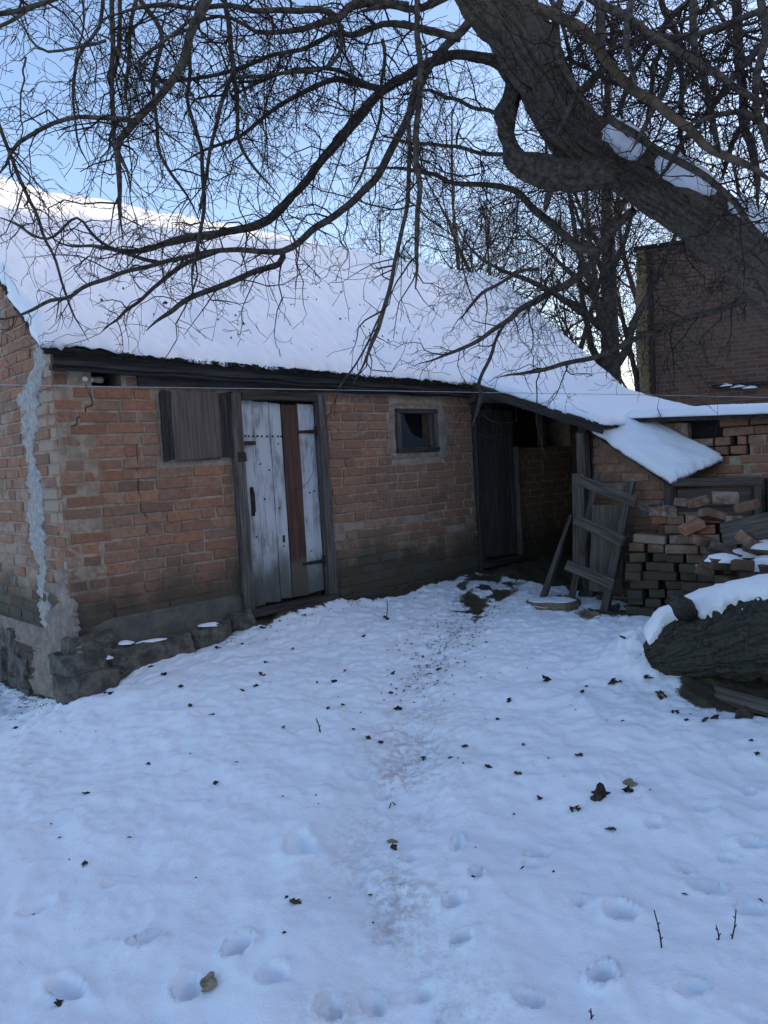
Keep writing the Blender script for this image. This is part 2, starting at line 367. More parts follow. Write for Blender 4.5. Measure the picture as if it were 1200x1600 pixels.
def axis(lo, hi, core0, core1, step):
    a = list(np.arange(core0, core1, step)); d = step; x = core1
    while x < hi: a.append(x); d *= 1.22; x += d
    a.append(hi); d = step; x = core0-step; b = []
    while x > lo: b.append(x); d *= 1.22; x -= d
    b.append(lo); return np.array(b[::-1]+a)
def build_ground():
    xs = axis(-400, 400, -3.3, 3.0, .013); ys = axis(-120, 600, 1.75, 6.9, .013)
    X, Y = np.meshgrid(xs, ys)
    Zg = gz_base(X, Y)
    core = ((X > -4) & (X < 4.5) & (Y > 1) & (Y < 9))
    near = np.clip((Y-2.3)/3.0, 0, 1)
    x, y = X[core], Y[core]
    h = .026*n2(x, y, 1.3, 3, 3)+.015*n2(x, y, 5, 11, 3)
    nr = near[core]
    cl = n2(x, y, 13, 21, 3, .55)
    h += (.0045+.009*nr)*np.sign(cl)*np.abs(cl)**.8
    fine = n2(x, y, 26, 31, 4, .65); h += .0036*fine*np.clip(.5+1.2*n2(x, y, 2.2, 35, 2), .15, 1.6)
    # trodden path
    d = np.full(x.shape, 9.0); tpar = np.zeros_like(x)
    for i, (a, b) in enumerate(_pathw):
        q = np.hypot(x-a, y-b); k = q < d; d[k] = q[k]; tpar[k] = i/len(_pathw)
    wid = .17+.05*n2(x, y, 3, 41, 2)
    pr = np.exp(-(d/wid)**2)
    h -= .028*pr; h += .010*np.exp(-((d-.33)/.10)**2); h += pr*.010*n2(x, y, 16, 51, 3)
    for k, (px, py, wpx, hpx, dep) in enumerate(FEET):
        q = hitg(px, py); sc = np.linalg.norm(q-CAM)/FPX
        a_ = wpx*.46*sc; b_ = hpx*.80*sc*(np.linalg.norm(q-CAM)/CAM_H)
        rot = .6*math.sin(k*7.1); dx = x-q[0]; dy = y-q[1]
        m_ = (abs(dx) < .6) & (abs(dy) < .6)
        dx, dy = dx[m_], dy[m_]
        e1 = dx*math.cos(rot)+dy*math.sin(rot); e2 = -dx*math.sin(rot)+dy*math.cos(rot)
        rr = np.sqrt((e1/a_)**2+(e2/b_)**2)*(1+.30*n2(x[m_], y[m_], 9, 60+k, 3))
        h[m_] += -dep*2.1*np.clip(1.15-rr**1.8, 0, 1) + dep*.45*np.exp(-((rr-1.25)/.28)**2)
    # banked up against the log, hollow in front of it
    L = LOG_B-LOG_A; ln = np.hypot(*L); L = L/ln
    al = (x-LOG_A[0])*L[0]+(y-LOG_A[1])*L[1]; ac = (x-LOG_A[0])*(-L[1])+(y-LOG_A[1])*L[0]
    hollow = np.exp(-((ac+.26)/.20)**2)*np.clip((al-.10)/.35, 0, 1); h -= .09*hollow
    rq = ((x-1.58)/.24)**2+((y-4.58)/.26)**2; h += .22*np.exp(-rq*.8)*(1+.5*n2(x, y, 7, 91, 4, .6))
    Zg[core] += h
    dirt = np.zeros(X.shape); thin = np.zeros(X.shape)
    dd = np.zeros_like(x); tt = np.zeros_like(x)
    far = np.clip(1-tpar/.42, 0, 1)
    dd += np.exp(-(d/(.10+.26*far))**2)*(.30+.44*far)
    tt += (np.exp(-(d/.21)**2)*(.66+.3*far)+.12*np.exp(-(d/.5)**2))*np.clip(.7+.8*n2(x, y, 3.5, 73, 3), .15, 1.2)
    dd *= np.clip(.75+.9*n2(x, y, 7, 76, 3), .15, 1.25)
    sx = (x-C0[0])*U[0]+(y-C0[1])*U[1]; tx = (x-C0[0])*PV[0]+(y-C0[1])*PV[1]
    ns = n2(x, y, 4, 71, 3)
    porch = np.clip((sx-3.95+.15*ns)/.25, 0, 1)*np.clip((1.28-tx+.1*ns)/.22, 0, 1); dd = np.maximum(dd, porch*1.3)
    wallfoot = np.clip((.16-tx+.10*ns)/.12, 0, 1)*np.clip((sx-1.2)/.2, 0, 1); dd = np.maximum(dd, wallfoot*.95)
    wallfoot2 = np.clip((.05-tx+.06*ns)/.08, 0, 1)*(sx > -.03); dd = np.maximum(dd, wallfoot2*.8)
    ge = np.clip((.30+sx+.15*ns)/.25, 0, 1)*(tx < -.1)*(sx < .1); dd = np.maximum(dd, ge*.42)
    soil = np.exp(-((ac+.20+.06*ns)/(.20+.10*np.clip(al, 0, 1)))**4)*np.clip((al-.06-.10*ns)/.18, 0, 1); dd = np.maximum(dd, soil*1.3)
    lad = np.exp(-((x-1.85)/.45)**2-((y-6.15)/.16)**2); dd = np.maximum(dd, lad*.85)
    dirt[core] = np.clip(dd, 0, 1.3); thin[core] = np.clip(tt, 0, 1)
    ny, nx = X.shape
    V = np.stack([X, Y, Zg], -1).reshape(-1, 3).astype(np.float32)
    idx = np.arange(nx*ny).reshape(ny, nx)
    F = np.stack([idx[:-1, :-1], idx[:-1, 1:], idx[1:, 1:], idx[1:, :-1]], -1).reshape(-1, 4)
    me = bpy.data.meshes.new('ground'); me.vertices.add(len(V)); me.vertices.foreach_set('co', V.ravel())
    me.loops.add(F.size); me.loops.foreach_set('vertex_index', F.ravel().astype(np.int32))
    me.polygons.add(len(F)); me.polygons.foreach_set('loop_start', np.arange(0, F.size, 4, dtype=np.int32)); me.polygons.foreach_set('loop_total', np.full(len(F), 4, np.int32))
    me.update(); me.validate()
    ca = me.color_attributes.new('dirt', 'FLOAT_COLOR', 'POINT')
    ca.data.foreach_set('color', np.stack([dirt.ravel(), thin.ravel(), np.zeros(V.shape[0]), np.ones(V.shape[0])], -1).astype(np.float32).ravel())
    o = link('ground', me, M['ground'], smooth=True); kind(o, 'structure')
    return xs, ys, Zg
_gx, _gy, _gzg = build_ground()
def gz(x, y):
    i = min(max(int(np.searchsorted(_gx, x))-1, 0), len(_gx)-2); j = min(max(int(np.searchsorted(_gy, y))-1, 0), len(_gy)-2)
    return float(_gzg[j:j+2, i:i+2].mean())

# ------------------------------------------------------------------ brick prototypes
rng = random.Random(7)
BL, BW, BH = .25, .12, .0665
def brick_mesh(seed, L):
    r = random.Random(seed); bm = bmesh.new(); bmesh.ops.create_cube(bm, size=1.0)
    bmesh.ops.scale(bm, vec=(L, BW, BH), verts=bm.verts)
    bmesh.ops.bevel(bm, geom=list(bm.edges), offset=.0065, segments=1, affect='EDGES', profile=.6)
    for v in bm.verts: v.co += Vector((r.uniform(-.004, .004), r.uniform(-.003, .003), r.uniform(-.003, .003)))
    me = bpy.data.meshes.new('brick'); bm.to_mesh(me); bm.free(); me.materials.append(M['brick']); return me
BR_S = [brick_mesh(k, BL) for k in range(5)]; BR_H = [brick_mesh(20+k, BW) for k in range(4)]
def mesh_arrays(me):
    v = np.zeros(len(me.vertices)*3); me.vertices.foreach_get('co', v); return v.reshape(-1, 3), [tuple(p.vertices) for p in me.polygons]
_arr = {me.name: mesh_arrays(me) for me in BR_S+BR_H}
PAL = [(.26, .108, .058), (.29, .125, .066), (.23, .10, .058), (.27, .14, .082), (.19, .09, .058), (.25, .125, .075), (.28, .12, .065), (.22, .125, .085)]
def bcol(smear=.25, dull=0.0, r=rng, gain=1.0):
    c = np.array(r.choice(PAL))*r.uniform(.84, 1.14)*gain; c = c*(1-dull)+np.array((.19, .13, .095))*dull
    return (*c, min(1, max(0, smear+r.uniform(-.22, .22))))
class BrickJob:
    """bricks in a local frame; the ones that show largest become parts, the rest one joined part"""
    def __init__(s): s.items = []
    def put(s, owner, M4, L, color, Mw):
        s.items.append((owner, M4, L, color, Mw))
    def finish(s, limit, rest_name='brick_courses'):
        def size(it):
            p = it[4] @ it[1].translation; a, b, z = seen(p)
            if z < .3 or not (-40 < a < 1240 and -40 < b < 1640): return 0
            return it[2]/z
        order = sorted(s.items, key=size, reverse=True); rest = {}
        for k, it in enumerate(order):
            owner, M4, L, c, Mw = it; head = L < .17
            me = rng.choice(BR_H if head else BR_S); sx = L/(BW if head else BL)
            MM = M4 @ Matrix.Diagonal((sx, 1, 1, 1))
            if k < limit and size(it) > 0:
                o = bpy.data.objects.new('brick', me); col.objects.link(o); o.parent = owner; o.matrix_local = MM; o.color = c
            else: rest.setdefault(owner.name, (owner, MB()))[1].add(*(lambda v, f: (v @ np.array(MM.to_3x3()).T+np.array(MM.translation), f))(*_arr[me.name]), c)
        for owner, mb in rest.values(): kind(mb.build(rest_name, M['brickj'], owner), 'stuff')
def lay(job, owner, Mw, frame, x0, x1, z0, z1, holes=(), top=None, smear=.25, dull=0.0, r=rng, skip=0.0, course=.077, left_end=None):
    """courses over x0..x1, z0..z1 of a wall whose face lies at local y=0 of 'frame'"""
    k = 0; z = z0
    while z < z1:
        x = x0-(r.uniform(.0, .16) if k % 2 else r.uniform(.1, .24)); k += 1
        while x < x1:
            L = .12 if r.random() < .30 else .25
            L *= r.uniform(.93, 1.04); a, b = max(x, x0), min(x+L, x1); x += L+r.uniform(.008, .016)
            segs = [(a, b)]
            for (hx0, hx1, hz0, hz1) in holes:
                if z+.066 > hz0 and z < hz1:
                    new = []
                    for (p, q) in segs:
                        if q <= hx0 or p >= hx1: new.append((p, q))
                        else:
                            if p < hx0: new.append((p, hx0))
                            if q > hx1: new.append((hx1, q))
                    segs = new
            for (p, q) in segs:
                if q-p < .035: continue
                if top is not None and z+.055 > min(top(p), top(q)): continue
                if r.random() < skip: continue
                M4 = frame @ Matrix.Translation(((p+q)/2, BW/2+r.uniform(-.0045, .0035), z+BH/2+r.uniform(-.002, .002))) @ Matrix.Rotation(r.uniform(-.012, .012), 4, 'Y') @ Matrix.Rotation(r.uniform(-.018, .018), 4, 'Z')
                sm = smear((p+q)/2, z) if callable(smear) else smear; du = dull((p+q)/2, z) if callable(dull) else dull
                job.put(owner, M4, q-p, bcol(sm, du, r, 1.40-.25*du), Mw)
        z += course

# ================================================================== the brick shed
# local frame of the shed: x along the front wall, y into the building, z up
shed = empty('brick_shed', tuple(C0), R(44))
tag(shed, 'long low red brick shed with snow covered pitched roof and peeling white door', 'shed')
SM = Matrix.Translation(Vector(C0)) @ Matrix.Rotation(R(44), 4, 'Z')
I4 = Matrix.Identity(4); RW = Matrix.Rotation(R(-90), 4, 'Z')
SL = .865
RZ = 2.485
def roof_z(s, t, base=0.0):
    """top of the snow at wall offset t (t<0 inside)"""
    a = np.abs(t); k = np.clip(1+t/1.83, 0, 1)
    return RZ+base-.024*np.clip(s, 0, 4.5)*k + SL*np.where(t > -1.83, -t, 3.66+t)

job = BrickJob()
# --- front wall
fw = MB(); e = .007; D = .25
for (a, b, z0, z1) in ((.012, .145, -.4, 2.2), (.1445, .4555, -.4, 2.105), (.455, 1.268, -.4, 2.2), (2.172, 2.985, -.4, 2.2), (2.9845, 3.5805, -.4, 1.585), (2.9845, 3.5805, 1.985, 2.2), (3.58, 4.06, -.4, 2.2), (1.2675, 2.1725, 2.09, 2.2), (1.2675, 2.1725, -.4, .40), (4.0595, 4.80, -.4, .37), (4.0595, 7.0, 2.06, 2.2), (5.84, 7.0, -.4, 2.06)):
    fw.box((a, e, z0), (b, D, z1))
front = fw.build('front_wall', M['mortar'], shed)
HOLES = [(.70, 1.30, 1.595, 2.085), (1.26, 2.18, -1, 2.095), (2.93, 3.64, 1.53, 2.04), (.14, .46, 2.11, 2.2)]
lay(job, front, SM, I4, .004, 4.068, -.13, 2.19, HOLES, smear=lambda x, z: .22+.25*(x > 2.2)*(z < 1.0)+.12*(z > 2.0), dull=lambda x, z: .30 if x < 2 else .45)  # right part duller: porch and tree shade put into the brick colour
hw = MB(); hw.box((4.805, e, -.4), (5.8405, D, 1.575)); half = hw.build('half_wall', M['mortar'], shed)
lay(job, half, SM, I4, 4.80, 5.84, -.1, 1.56, smear=.2, dull=.75)  # bricks dulled so their colour carries the porch shade
# --- gable wall on the left
def gable_prism(name, x0, x1, mat_):
    gt = RZ-.125
    prof = [(0.0, -.4), (0.0, gt), (1.83, gt+SL*1.83), (3.66, gt), (3.66, -.4)]
    v = [(x0, y, z) for y, z in prof]+[(x1, y, z) for y, z in prof]
    mb = MB(); mb.add(v, [(0, 1, 2, 3, 4), (9, 8, 7, 6, 5)]+[(i, (i+5), (i+1) % 5+5, (i+1) % 5) for i in range(5)])
    o = mb.build(name, mat_, shed); recalc(o.data); return o
gab = gable_prism('gable_wall', .008, .25, M['mortar'])
gab2 = gable_prism('far_gable_wall', 6.8, 7.0, M['mortar'])
lay(job, gab, SM, RW, -1.9, -.004, -.15, 3.9, top=lambda t: RZ-.11+SL*min(-t, 3.66+t), smear=lambda x, z: .62 if x > -.22 else (.48 if z < 1.5 else .36), dull=.35)
bw = MB(); bw.box((.01, 3.45, -.4), (6.99, 3.655, 2.34)); bw.build('back_wall', M['mortar'], shed)
job.finish(300)

# --- repair mortar strip down the gable
def gpt(px, py):
    q = onplane(px, py, C0, U); d = q-C0; return d @ PV, q[2]
STRIP = [(55,75,530),(54,70,566),(44,68,591),(34,68,603),(28,61,622),(32,57,645),(33,65,667),(40,56,690),(41,58,712),(43,60,735),(43,66,757),(46,69,782),(47,70,816),(48,70,850),(55,72,872),(59,74,895),(60,76,940),(67,77,974),(73,81,1000)]
def wall_patch(name, rows, mat_, parent, frame, thick=.012, rag=.006, seed=0, bulge=0.0):
    """rows of (x_left, x_right, z): a ragged coat standing proud of a wall"""
    rows = np.array(rows); zz = np.arange(rows[:, 2].min(), rows[:, 2].max(), .012)
    o = np.argsort(rows[:, 2]); l = np.interp(zz, rows[o, 2], rows[o, 0]); r_ = np.interp(zz, rows[o, 2], rows[o, 1])
    l = l+rag*2*n2(zz, zz*0, 14, seed+1, 5, .8); r_ = r_+rag*2*n2(zz, zz*0+3, 14, seed+2, 5, .8)
    nx = 11; V = np.zeros((len(zz)+2, nx+2, 3))
    for j in range(nx):
        f = j/(nx-1); x = l+(r_-l)*f; V[1:-1, j+1, 0] = x; V[1:-1, j+1, 2] = zz
        V[1:-1, j+1, 1] = -thick*(.55+.45*math.sin(math.pi*f))-bulge*math.sin(math.pi*f)-.007*n2(x, zz, 14, seed+5, 3)
    V[1:-1, 0] = V[1:-1, 1]+[-.004, 0, 0]; V[1:-1, -1] = V[1:-1, -2]+[.004, 0, 0]
    V[0] = V[1]-[0, 0, .006]; V[-1] = V[-2]+[0, 0, .006]
    V[:, 0, 1] = V[:, -1, 1] = .02; V[0, :, 1] = V[-1, :, 1] = .02
    mb = MB(); mb.grid(V); ob = mb.build(name, mat_, parent, True); ob.matrix_local = frame; return ob
rows = [(*sorted((gpt(a, y)[0], gpt(b, y)[0])), (gpt(a, y)[1]+gpt(b, y)[1])/2) for a, b, y in STRIP]
ob = wall_patch('repair_strip', rows, M['repair'], gab, RW, .006, .020, 3); ob['label'] = 'pale grey mortar strip filling the crack'
wall_patch('corner_plaster', [(-.10, -.004, .95), (-.24, -.002, .72), (-.46, .0, .52), (-.72, .012, .36), (-.84, .02, .1), (-.88, .02, -.1)], M['plaster'], gab, RW, .008, .03, 9, .008)
wall_patch('base_plaster', [(-1.5, -.30, .52), (-1.6, -.30, .42), (-1.6, -.34, .36)], M['plaster'], gab, RW, .008, .03, 12)
# grey render at the foot of the front wall, plaster round the small window
wall_patch('foot_render', [(.24, 1.262, .60), (.05, 1.262, .52), (.01, 1.262, .44), (.02, 1.26, .2), (.02, 1.26, .05)], M['render'], front, I4, .010, .02, 15)
def ring_patch():
    mb = MB()
    for (x0, x1, z0, z1) in ((2.915, 3.66, 1.515, 1.588), (2.915, 3.01, 1.586, 1.99), (3.555, 3.70, 1.50, 2.0), (2.935, 3.64, 1.985, 2.045)):
        nx, nz = max(3, int((x1-x0)/.02)), max(3, int((z1-z0)/.02))
        X, Zz = np.meshgrid(np.linspace(x0, x1, nx), np.linspace(z0, z1, nz))
        V = np.stack([X+.010*n2(X, Zz, 12, 81), -.004-.004*n2(X, Zz, 18, 82)+0*X, Zz+.010*n2(X, Zz, 12, 83)], -1)
        V[0, :, 1] = V[-1, :, 1] = .015; V[:, 0, 1] = V[:, -1, 1] = .015
        mb.grid(V)
    return mb.build('window_plaster', M['plaster'], front, True)
ring_patch()

# --- foundation stones at the foot
def stone(name, cx, cy, cz, sx, sy, sz, mat_, parent, seed, rot=0.0, cuts=7):
    bm = bmesh.new(); bmesh.ops.create_cube(bm, size=1.0); bmesh.ops.subdivide_edges(bm, edges=bm.edges[:], cuts=cuts, use_grid_fill=True)
    v = np.array([p.co[:] for p in bm.verts]); r_ = random.Random(seed)
    for _ in range(9):                                       # knock flat facets off the corners and edges
        n_ = np.array([r_.choice((-1, 1))*r_.uniform(.25, 1), r_.choice((-1, 1))*r_.uniform(.25, 1), r_.choice((-1, 0, 1))*r_.uniform(.2, 1)]); n_ /= np.linalg.norm(n_)
        lim = np.abs(n_).sum()*.5*r_.uniform(.68, .86); d_ = v @ n_; v = v-np.clip(d_-lim, 0, None)[:, None]*n_
    v = v*np.array([sx, sy, sz]); v = v+.016*fbm(v*13+seed*3.1, seed, 4, .6)[:, None]*np.array([.6, 1, .8])
    for p, q in zip(bm.verts, v): p.co = Vector(q)
    me = bpy.data.meshes.new(name); bm.to_mesh(me); bm.free()
    o = link(name, me, mat_, parent, False); o.location = (cx, cy, cz); o.rotation_euler = (0, rot, 0); return o
STONES = [(98,176,1022,1052,.13),(100,196,1050,1100,.17),(174,298,1003,1044,.12),(106,146,996,1022,.05),(140,182,988,1014,.05),(298,366,975,1008,.10),(180,240,1040,1075,.13),(360,395,958,985,.10),(240,320,1030,1052,.13),(150,180,1012,1030,.07)]
for k, (a, b, y0, y1, pro) in enumerate(STONES):
    s0, za = fr(a, (y0+y1)/2, pro*.6); s1, zb = fr(b, (y0+y1)/2-.12*(b-a)*.5, pro*.6); _, zt = fr((a+b)/2, y0, pro*.6); _, zb2 = fr((a+b)/2, y1, pro*.6)
    stone('foundation_stone', (s0+s1)/2, .06-pro*.5, (zt+zb2)/2, (s1-s0)*1.06, pro+.14, (zt-zb2)*1.1, M['stone'], shed, 30+k)
for k, (t, z, w, h) in enumerate(((-.98, .14, .22, .22), (-1.2, .20, .24, .18), (-1.45, .15, .24, .24), (-1.12, .36, .24, .14), (-1.38, .34, .26, .15), (-.95, -.03, .26, .14), (-1.2, -.02, .30, .16), (-1.5, -.02, .28, .16))):
    stone('foundation_stone', .05, -t, z, .15+.02*math.sin(k*5), w*1.04, h*1.04, M['stone'], shed, 60+k, .1*math.sin(k*2.2))
def snow_blob(name, parent, cx, cy, cz, sx, sy, sz, seed, rot=0.0, rx=0.0):
    n, m_ = 10, 16; V = np.zeros((n, m_, 3))
    for i in range(n):
        a = (i/(n-1))*math.pi*.52
        for j in range(m_):
            th = 2*math.pi*j/m_; V[i, j] = (math.sin(a)*math.cos(th), math.sin(a)*math.sin(th), math.cos(a))
    r_ = 1+.22*fbm(V*1.7+seed*2.3, seed, 3); V[..., :2] *= r_[..., None]; V[..., 2] *= (1+.15*fbm(V*3+seed, seed, 2))
    V = V*[sx, sy, sz]; mb = MB(); mb.grid(V, True, True); mb.f.append(tuple(range((n-1)*m_, n*m_)))
    o = mb.build(name, M['snow'], parent, True); o.location = (cx, cy, cz); o.rotation_euler = (rx, rot, 0); return o
for k, (px, py, w, h) in enumerate(((247,1001,34,5),(197,1004,13,5),(165,1027,11,3),(330,976,22,4))):
    s_, z_ = fr(px, py, .08); snow_blob('snow_sliver', shed, s_, -.075, z_-.008, w*.0042*1.0, .035, .022, 5+k, .12)

# --- roof deck, snow, fascia
def roof_sheet(name, ss, tt, zf, mat_, parent, thick, nz=0.0, seed=0):
    """closed sheet over the grid ss x tt (t out of the wall); zf gives its top"""
    S, T = np.meshgrid(ss, tt); Zt = zf(S, T)
    edge = np.minimum(np.minimum(S-ss.min(), ss.max()-S), np.minimum(T-tt.min(), tt.max()-T))
    if nz:
        Zt = Zt+nz*(n2(S, T, 1.6, seed, 3)+.45*n2(S, T, 6, seed+1, 3)+.40*n2(S, T, 17, seed+2, 3, .7))
        Zt = Zt-thick*.75*np.clip(1-edge/.05, 0, 1)**2
        rag = np.clip(1-edge/.02, 0, 1)
        S = S+rag*.024*n2(S, T, 11, seed+3, 4, .7); T = T+rag*.024*n2(S, T, 11, seed+4, 4, .7)
    top = np.stack([S, -T, Zt], -1); bot = top.copy(); bot[..., 2] = zf(S, T)-thick
    mb = MB(); mb.grid(top, flip=True); mb.grid(bot)
    a, b = S.shape; N_ = a*b
    ring = [j for j in range(b)]+[i*b+b-1 for i in range(1, a)]+[(a-1)*b+j for j in range(b-2, -1, -1)]+[i*b for i in range(a-2, 0, -1)]
    for q, p in zip(ring, ring[1:]+ring[:1]): mb.f.append((q, p, p+N_, q+N_))
    o = mb.build(name, mat_, parent, bool(nz)); recalc(o.data); return o
ss = np.arange(-.10, 6.98, .026)
tt = np.concatenate([np.arange(.13, -1.75, -.028), np.arange(-1.75, -1.92, -.02), np.arange(-1.95, -3.8, -.12)])
rc = lambda S, T: roof_z(S, T)-.05*np.exp(-((T+1.83)/.09)**2)+.022*n2(S, T*0, .9, 171, 3)-.035*np.sin(np.clip((S-.3)/6.3, 0, 1)*math.pi)*np.clip(-T/1.83, 0, 1)+.010*n2(S*.35, T, 9, 175, 3)
roof = roof_sheet('roof', np.arange(-.075, 6.96, .2), np.array([.118, -.6, -1.2, -1.83, -2.4, -3.75]), lambda S, T: roof_z(S, T)-.070-.06*np.clip(-T/1.2, 0, 1), M['slate'], shed, .040)
rsnow = roof_sheet('roof_snow', ss, tt, rc, M['snow'], roof, .072, .030, 100)
# ragged moss hanging out of the roof edge
def fringe(name, pts, parent, n, ln, seed, mat_):
    r = random.Random(seed); mb = MB(); pts = np.asarray(pts)
    for _ in range(n):
        f = r.random()*(len(pts)-1); i = int(f); p = pts[i]*(1-f+i)+pts[i+1]*(f-i)
        p = p+np.array([r.uniform(-.02, .02), r.uniform(-.02, .015), r.uniform(-.012, .012)])
        d = np.array([r.uniform(-1, 1), r.uniform(-1.2, .2), r.uniform(-1.1, .5)]); d /= np.linalg.norm(d)
        L = ln*r.uniform(.3, 1.0)*(2.2 if r.random() < .06 else 1); q = p+d*L; w = np.cross(d, [0, 0, 1.0])*r.uniform(.003, .008)
        mb.add([p-w, p+w, q+[0, 0, .004], p+[0, 0, .008]], [(0, 1, 2), (1, 3, 2), (3, 0, 2), (0, 3, 1)])
    return kind(mb.build(name, mat_, parent), 'stuff')
es = np.linspace(-.08, 4.0, 30)
fringe('moss_fringe', np.stack([es, np.full(30, -.125), roof_z(es, np.full(30, .125))-.085], -1), roof, 2600, .022, 5, M['moss'])
tv = np.linspace(.1, -1.8, 16)
fringe('moss_fringe', np.stack([np.full(16, -.085), -tv, roof_z(np.zeros(16), tv)-.085], -1), roof, 500, .018, 6, M['moss'])
sp = random.Random(61); mb = MB()
for _ in range(90):
    s_ = sp.uniform(.2, 6.6); t_ = -sp.uniform(0, 1.75) if sp.random() < .6 else -sp.uniform(0, .5); z_ = float(roof_z(s_, t_))+.006; c = np.array((s_, -t_, z_)); a = sp.uniform(0, 6.28); L_ = sp.uniform(.006, .02)*(2 if sp.random() < .1 else 1)
    d = np.array((math.cos(a), math.sin(a)*.7, math.sin(a)*.6))*L_; e_ = np.array((-math.sin(a), math.cos(a)*.7, math.cos(a)*.6))*L_*.5
    mb.add([c-d, c+e_, c+d, c-e_, c+[0, 0, .018]], [(0, 1, 4), (1, 2, 4), (2, 3, 4), (3, 0, 4), (0, 3, 2, 1)])
kind(mb.build('roof_debris', M['leaf'], roof), 'stuff')
def plank(name, a, b, w, th, mat_, parent=None, roll=0.0, seed=0, taper=1.0, bow=0.0):
    """board from a to b; grain along local z"""
    a = Vector(a); b = Vector(b); L = (b-a).length; r = random.Random(seed); n = max(3, int(L/.12)); mb = MB()
    V = np.zeros((n+1, 4, 3))
    for i in range(n+1):
        f = i/n; ww = w*(1+(taper-1)*f)/2*(1+r.uniform(-.03, .03)); bx = bow*math.sin(math.pi*f)
        j = [r.uniform(-.0025, .0025) for _ in range(4)]
        V[i] = [(-ww+j[0]+bx, -th/2+j[1]*.4, f*L), (ww+j[1]+bx, -th/2+j[2]*.4, f*L), (ww+j[2]+bx, th/2, f*L), (-ww+j[3]+bx, th/2, f*L)]
    V[0, :, 2] += [r.uniform(-.012, .012) for _ in range(4)]; V[-1, :, 2] += [r.uniform(-.012, .012) for _ in range(4)]
    mb.grid(V, True); mb.f.append((0, 1, 2, 3)); k = n*4; mb.f.append((k+3, k+2, k+1, k))
    me = mb.mesh(name); recalc(me)
    o = link(name, me, mat_, parent)
    q = (b-a).to_track_quat('Z', 'Y'); o.matrix_local = Matrix.Translation(a) @ q.to_matrix().to_4x4() @ Matrix.Rotation(roll, 4, 'Z')
    bv = o.modifiers.new('bevel', 'BEVEL'); bv.width = min(w, th)*.08; bv.segments = 1; bv.limit_method = 'ANGLE'
    return o
def vplank(name, s0, s1, z0, z1, y, th, mat_, parent, seed=0, bow=0.0):
    return plank(name, ((s0+s1)/2, y, z0), ((s0+s1)/2, y, z1), s1-s0, th, mat_, parent, 0, seed, 1.0, bow)
def hbeam(name, s0, s1, z0, z1, zb0, zb1, y, th, mat_, parent):
    """long beam whose height can sag from one end to the other; grain along x"""
    n = 40; x = np.linspace(s0, s1, n); f = (x-s0)/(s1-s0); lo = z0+(zb0-z0)*f+.004*np.sin(x*9); hi = z1+(zb1-z1)*f+.003*np.sin(x*7+1); yy = y+.004*np.sin(x*4)
    V = np.stack([np.stack([x, yy-th/2, lo], -1), np.stack([x, yy+th/2, lo], -1), np.stack([x, yy+th/2, hi], -1), np.stack([x, yy-th/2, hi], -1)], 1)
    mb = MB(); mb.grid(V, True); mb.f.append((0, 1, 2, 3)); k = (n-1)*4; mb.f.append((k+3, k+2, k+1, k))
    o = mb.build(name, mat_, parent); recalc(o.data); return o
hbeam('fascia_board', -.02, 4.02, 2.215, 2.318, 2.13, 2.222, -.075, .04, M['darkwoodx'], shed)
hbeam('fascia_board', -.02, 4.02, 2.192, 2.213, 2.105, 2.130, -.045, .06, M['darkwoodx'], shed)
hbeam('wall_plate', .56, 4.05, 2.115, 2.19, 2.10, 2.105, -.004, .05, M['darkwoodx'], shed)
hbeam('soffit_board', -.02, 4.02, 2.30, 2.31, 2.205, 2.215, .0, .12, M['darkwoodx'], shed)
for k, s_ in enumerate(np.arange(.3, 6.9, .62)):
    plank('rafter', (s_, -.06, roof_z(s_, .06)-.165), (s_, 1.78, roof_z(s_, -1.78)-.165), .08, .09, M['darkwood'], shed, 0, k)

# --- boarded hatch left of the door
hatch = empty('boarded_hatch'); hatch.parent = shed
for k, (a, b, m_, y) in enumerate(((.712, .782, 'darkwood', -.012), (.785, 1.165, 'plywood', -.018), (1.168, 1.272, 'darkwood', -.012))):
    vplank('board', a, b, 1.603+.006*k, 2.078, y, .03, M[m_], hatch, 40+k)
# --- white door
door = empty('plank_door'); door.parent = shed; door['label'] = 'door of peeling white planks with one red brown plank'
xs_ = [(1.365, 1.485), (1.489, 1.632), (1.636, 1.742), (1.746, 1.905), (1.909, 2.075)]
for k, (a, b) in enumerate(xs_):
    vplank('plank', a, b, .475+.004*k, 2.028-.006*k, .022-(.012 if k == 3 else 0)+.003*(k % 2), .026, M['redpaint' if k == 3 else 'paint'], door, 50+k)
mb = MB(); mb.box((1.37, .05, .6), (2.07, .075, .7)); mb.box((1.37, .05, 1.75), (2.07, .075, 1.85)); mb.box((1.34, .085, .42), (2.10, .10, 2.05)); mb.build('door_backing', M['darkwood'], door)
def hinge(z, x0, x1):
    mb = MB(); n = 12
    for i in range(n):
        f0, f1 = i/n, (i+1)/n; w0 = .010+.006*f0
        mb.box((x0+(x1-x0)*f0, -.004, z-w0), (x0+(x1-x0)*f1+.0005, .002+.001*(i % 2), z+w0))
    mb.tube([(x1+.012, -.004, z-.045), (x1+.012, -.004, z+.045)], [.010, .010], 8)
    mb.box((x1+.016, -.012, z-.035), (x1+.06, -.006, z+.035))
    for i in (1, 5, 9): mb.tube([(x0+(x1-x0)*i/n, -.010, z), (x0+(x1-x0)*i/n, 0, z)], [.006, .007], 6)
    return mb.build('hinge', M['iron'], door)
hinge(1.79, 1.90, 2.06); hinge(.735, 1.86, 2.06)
mb = MB()
for k, x in enumerate((1.40, 1.43, 1.47, 1.51, 1.55, 1.60, 1.65, 1.70, 1.73)):
    mb.tube([(x, .0, 1.765-.001*k), (x, .012, 1.765-.001*k)], [.006, .008], 6)
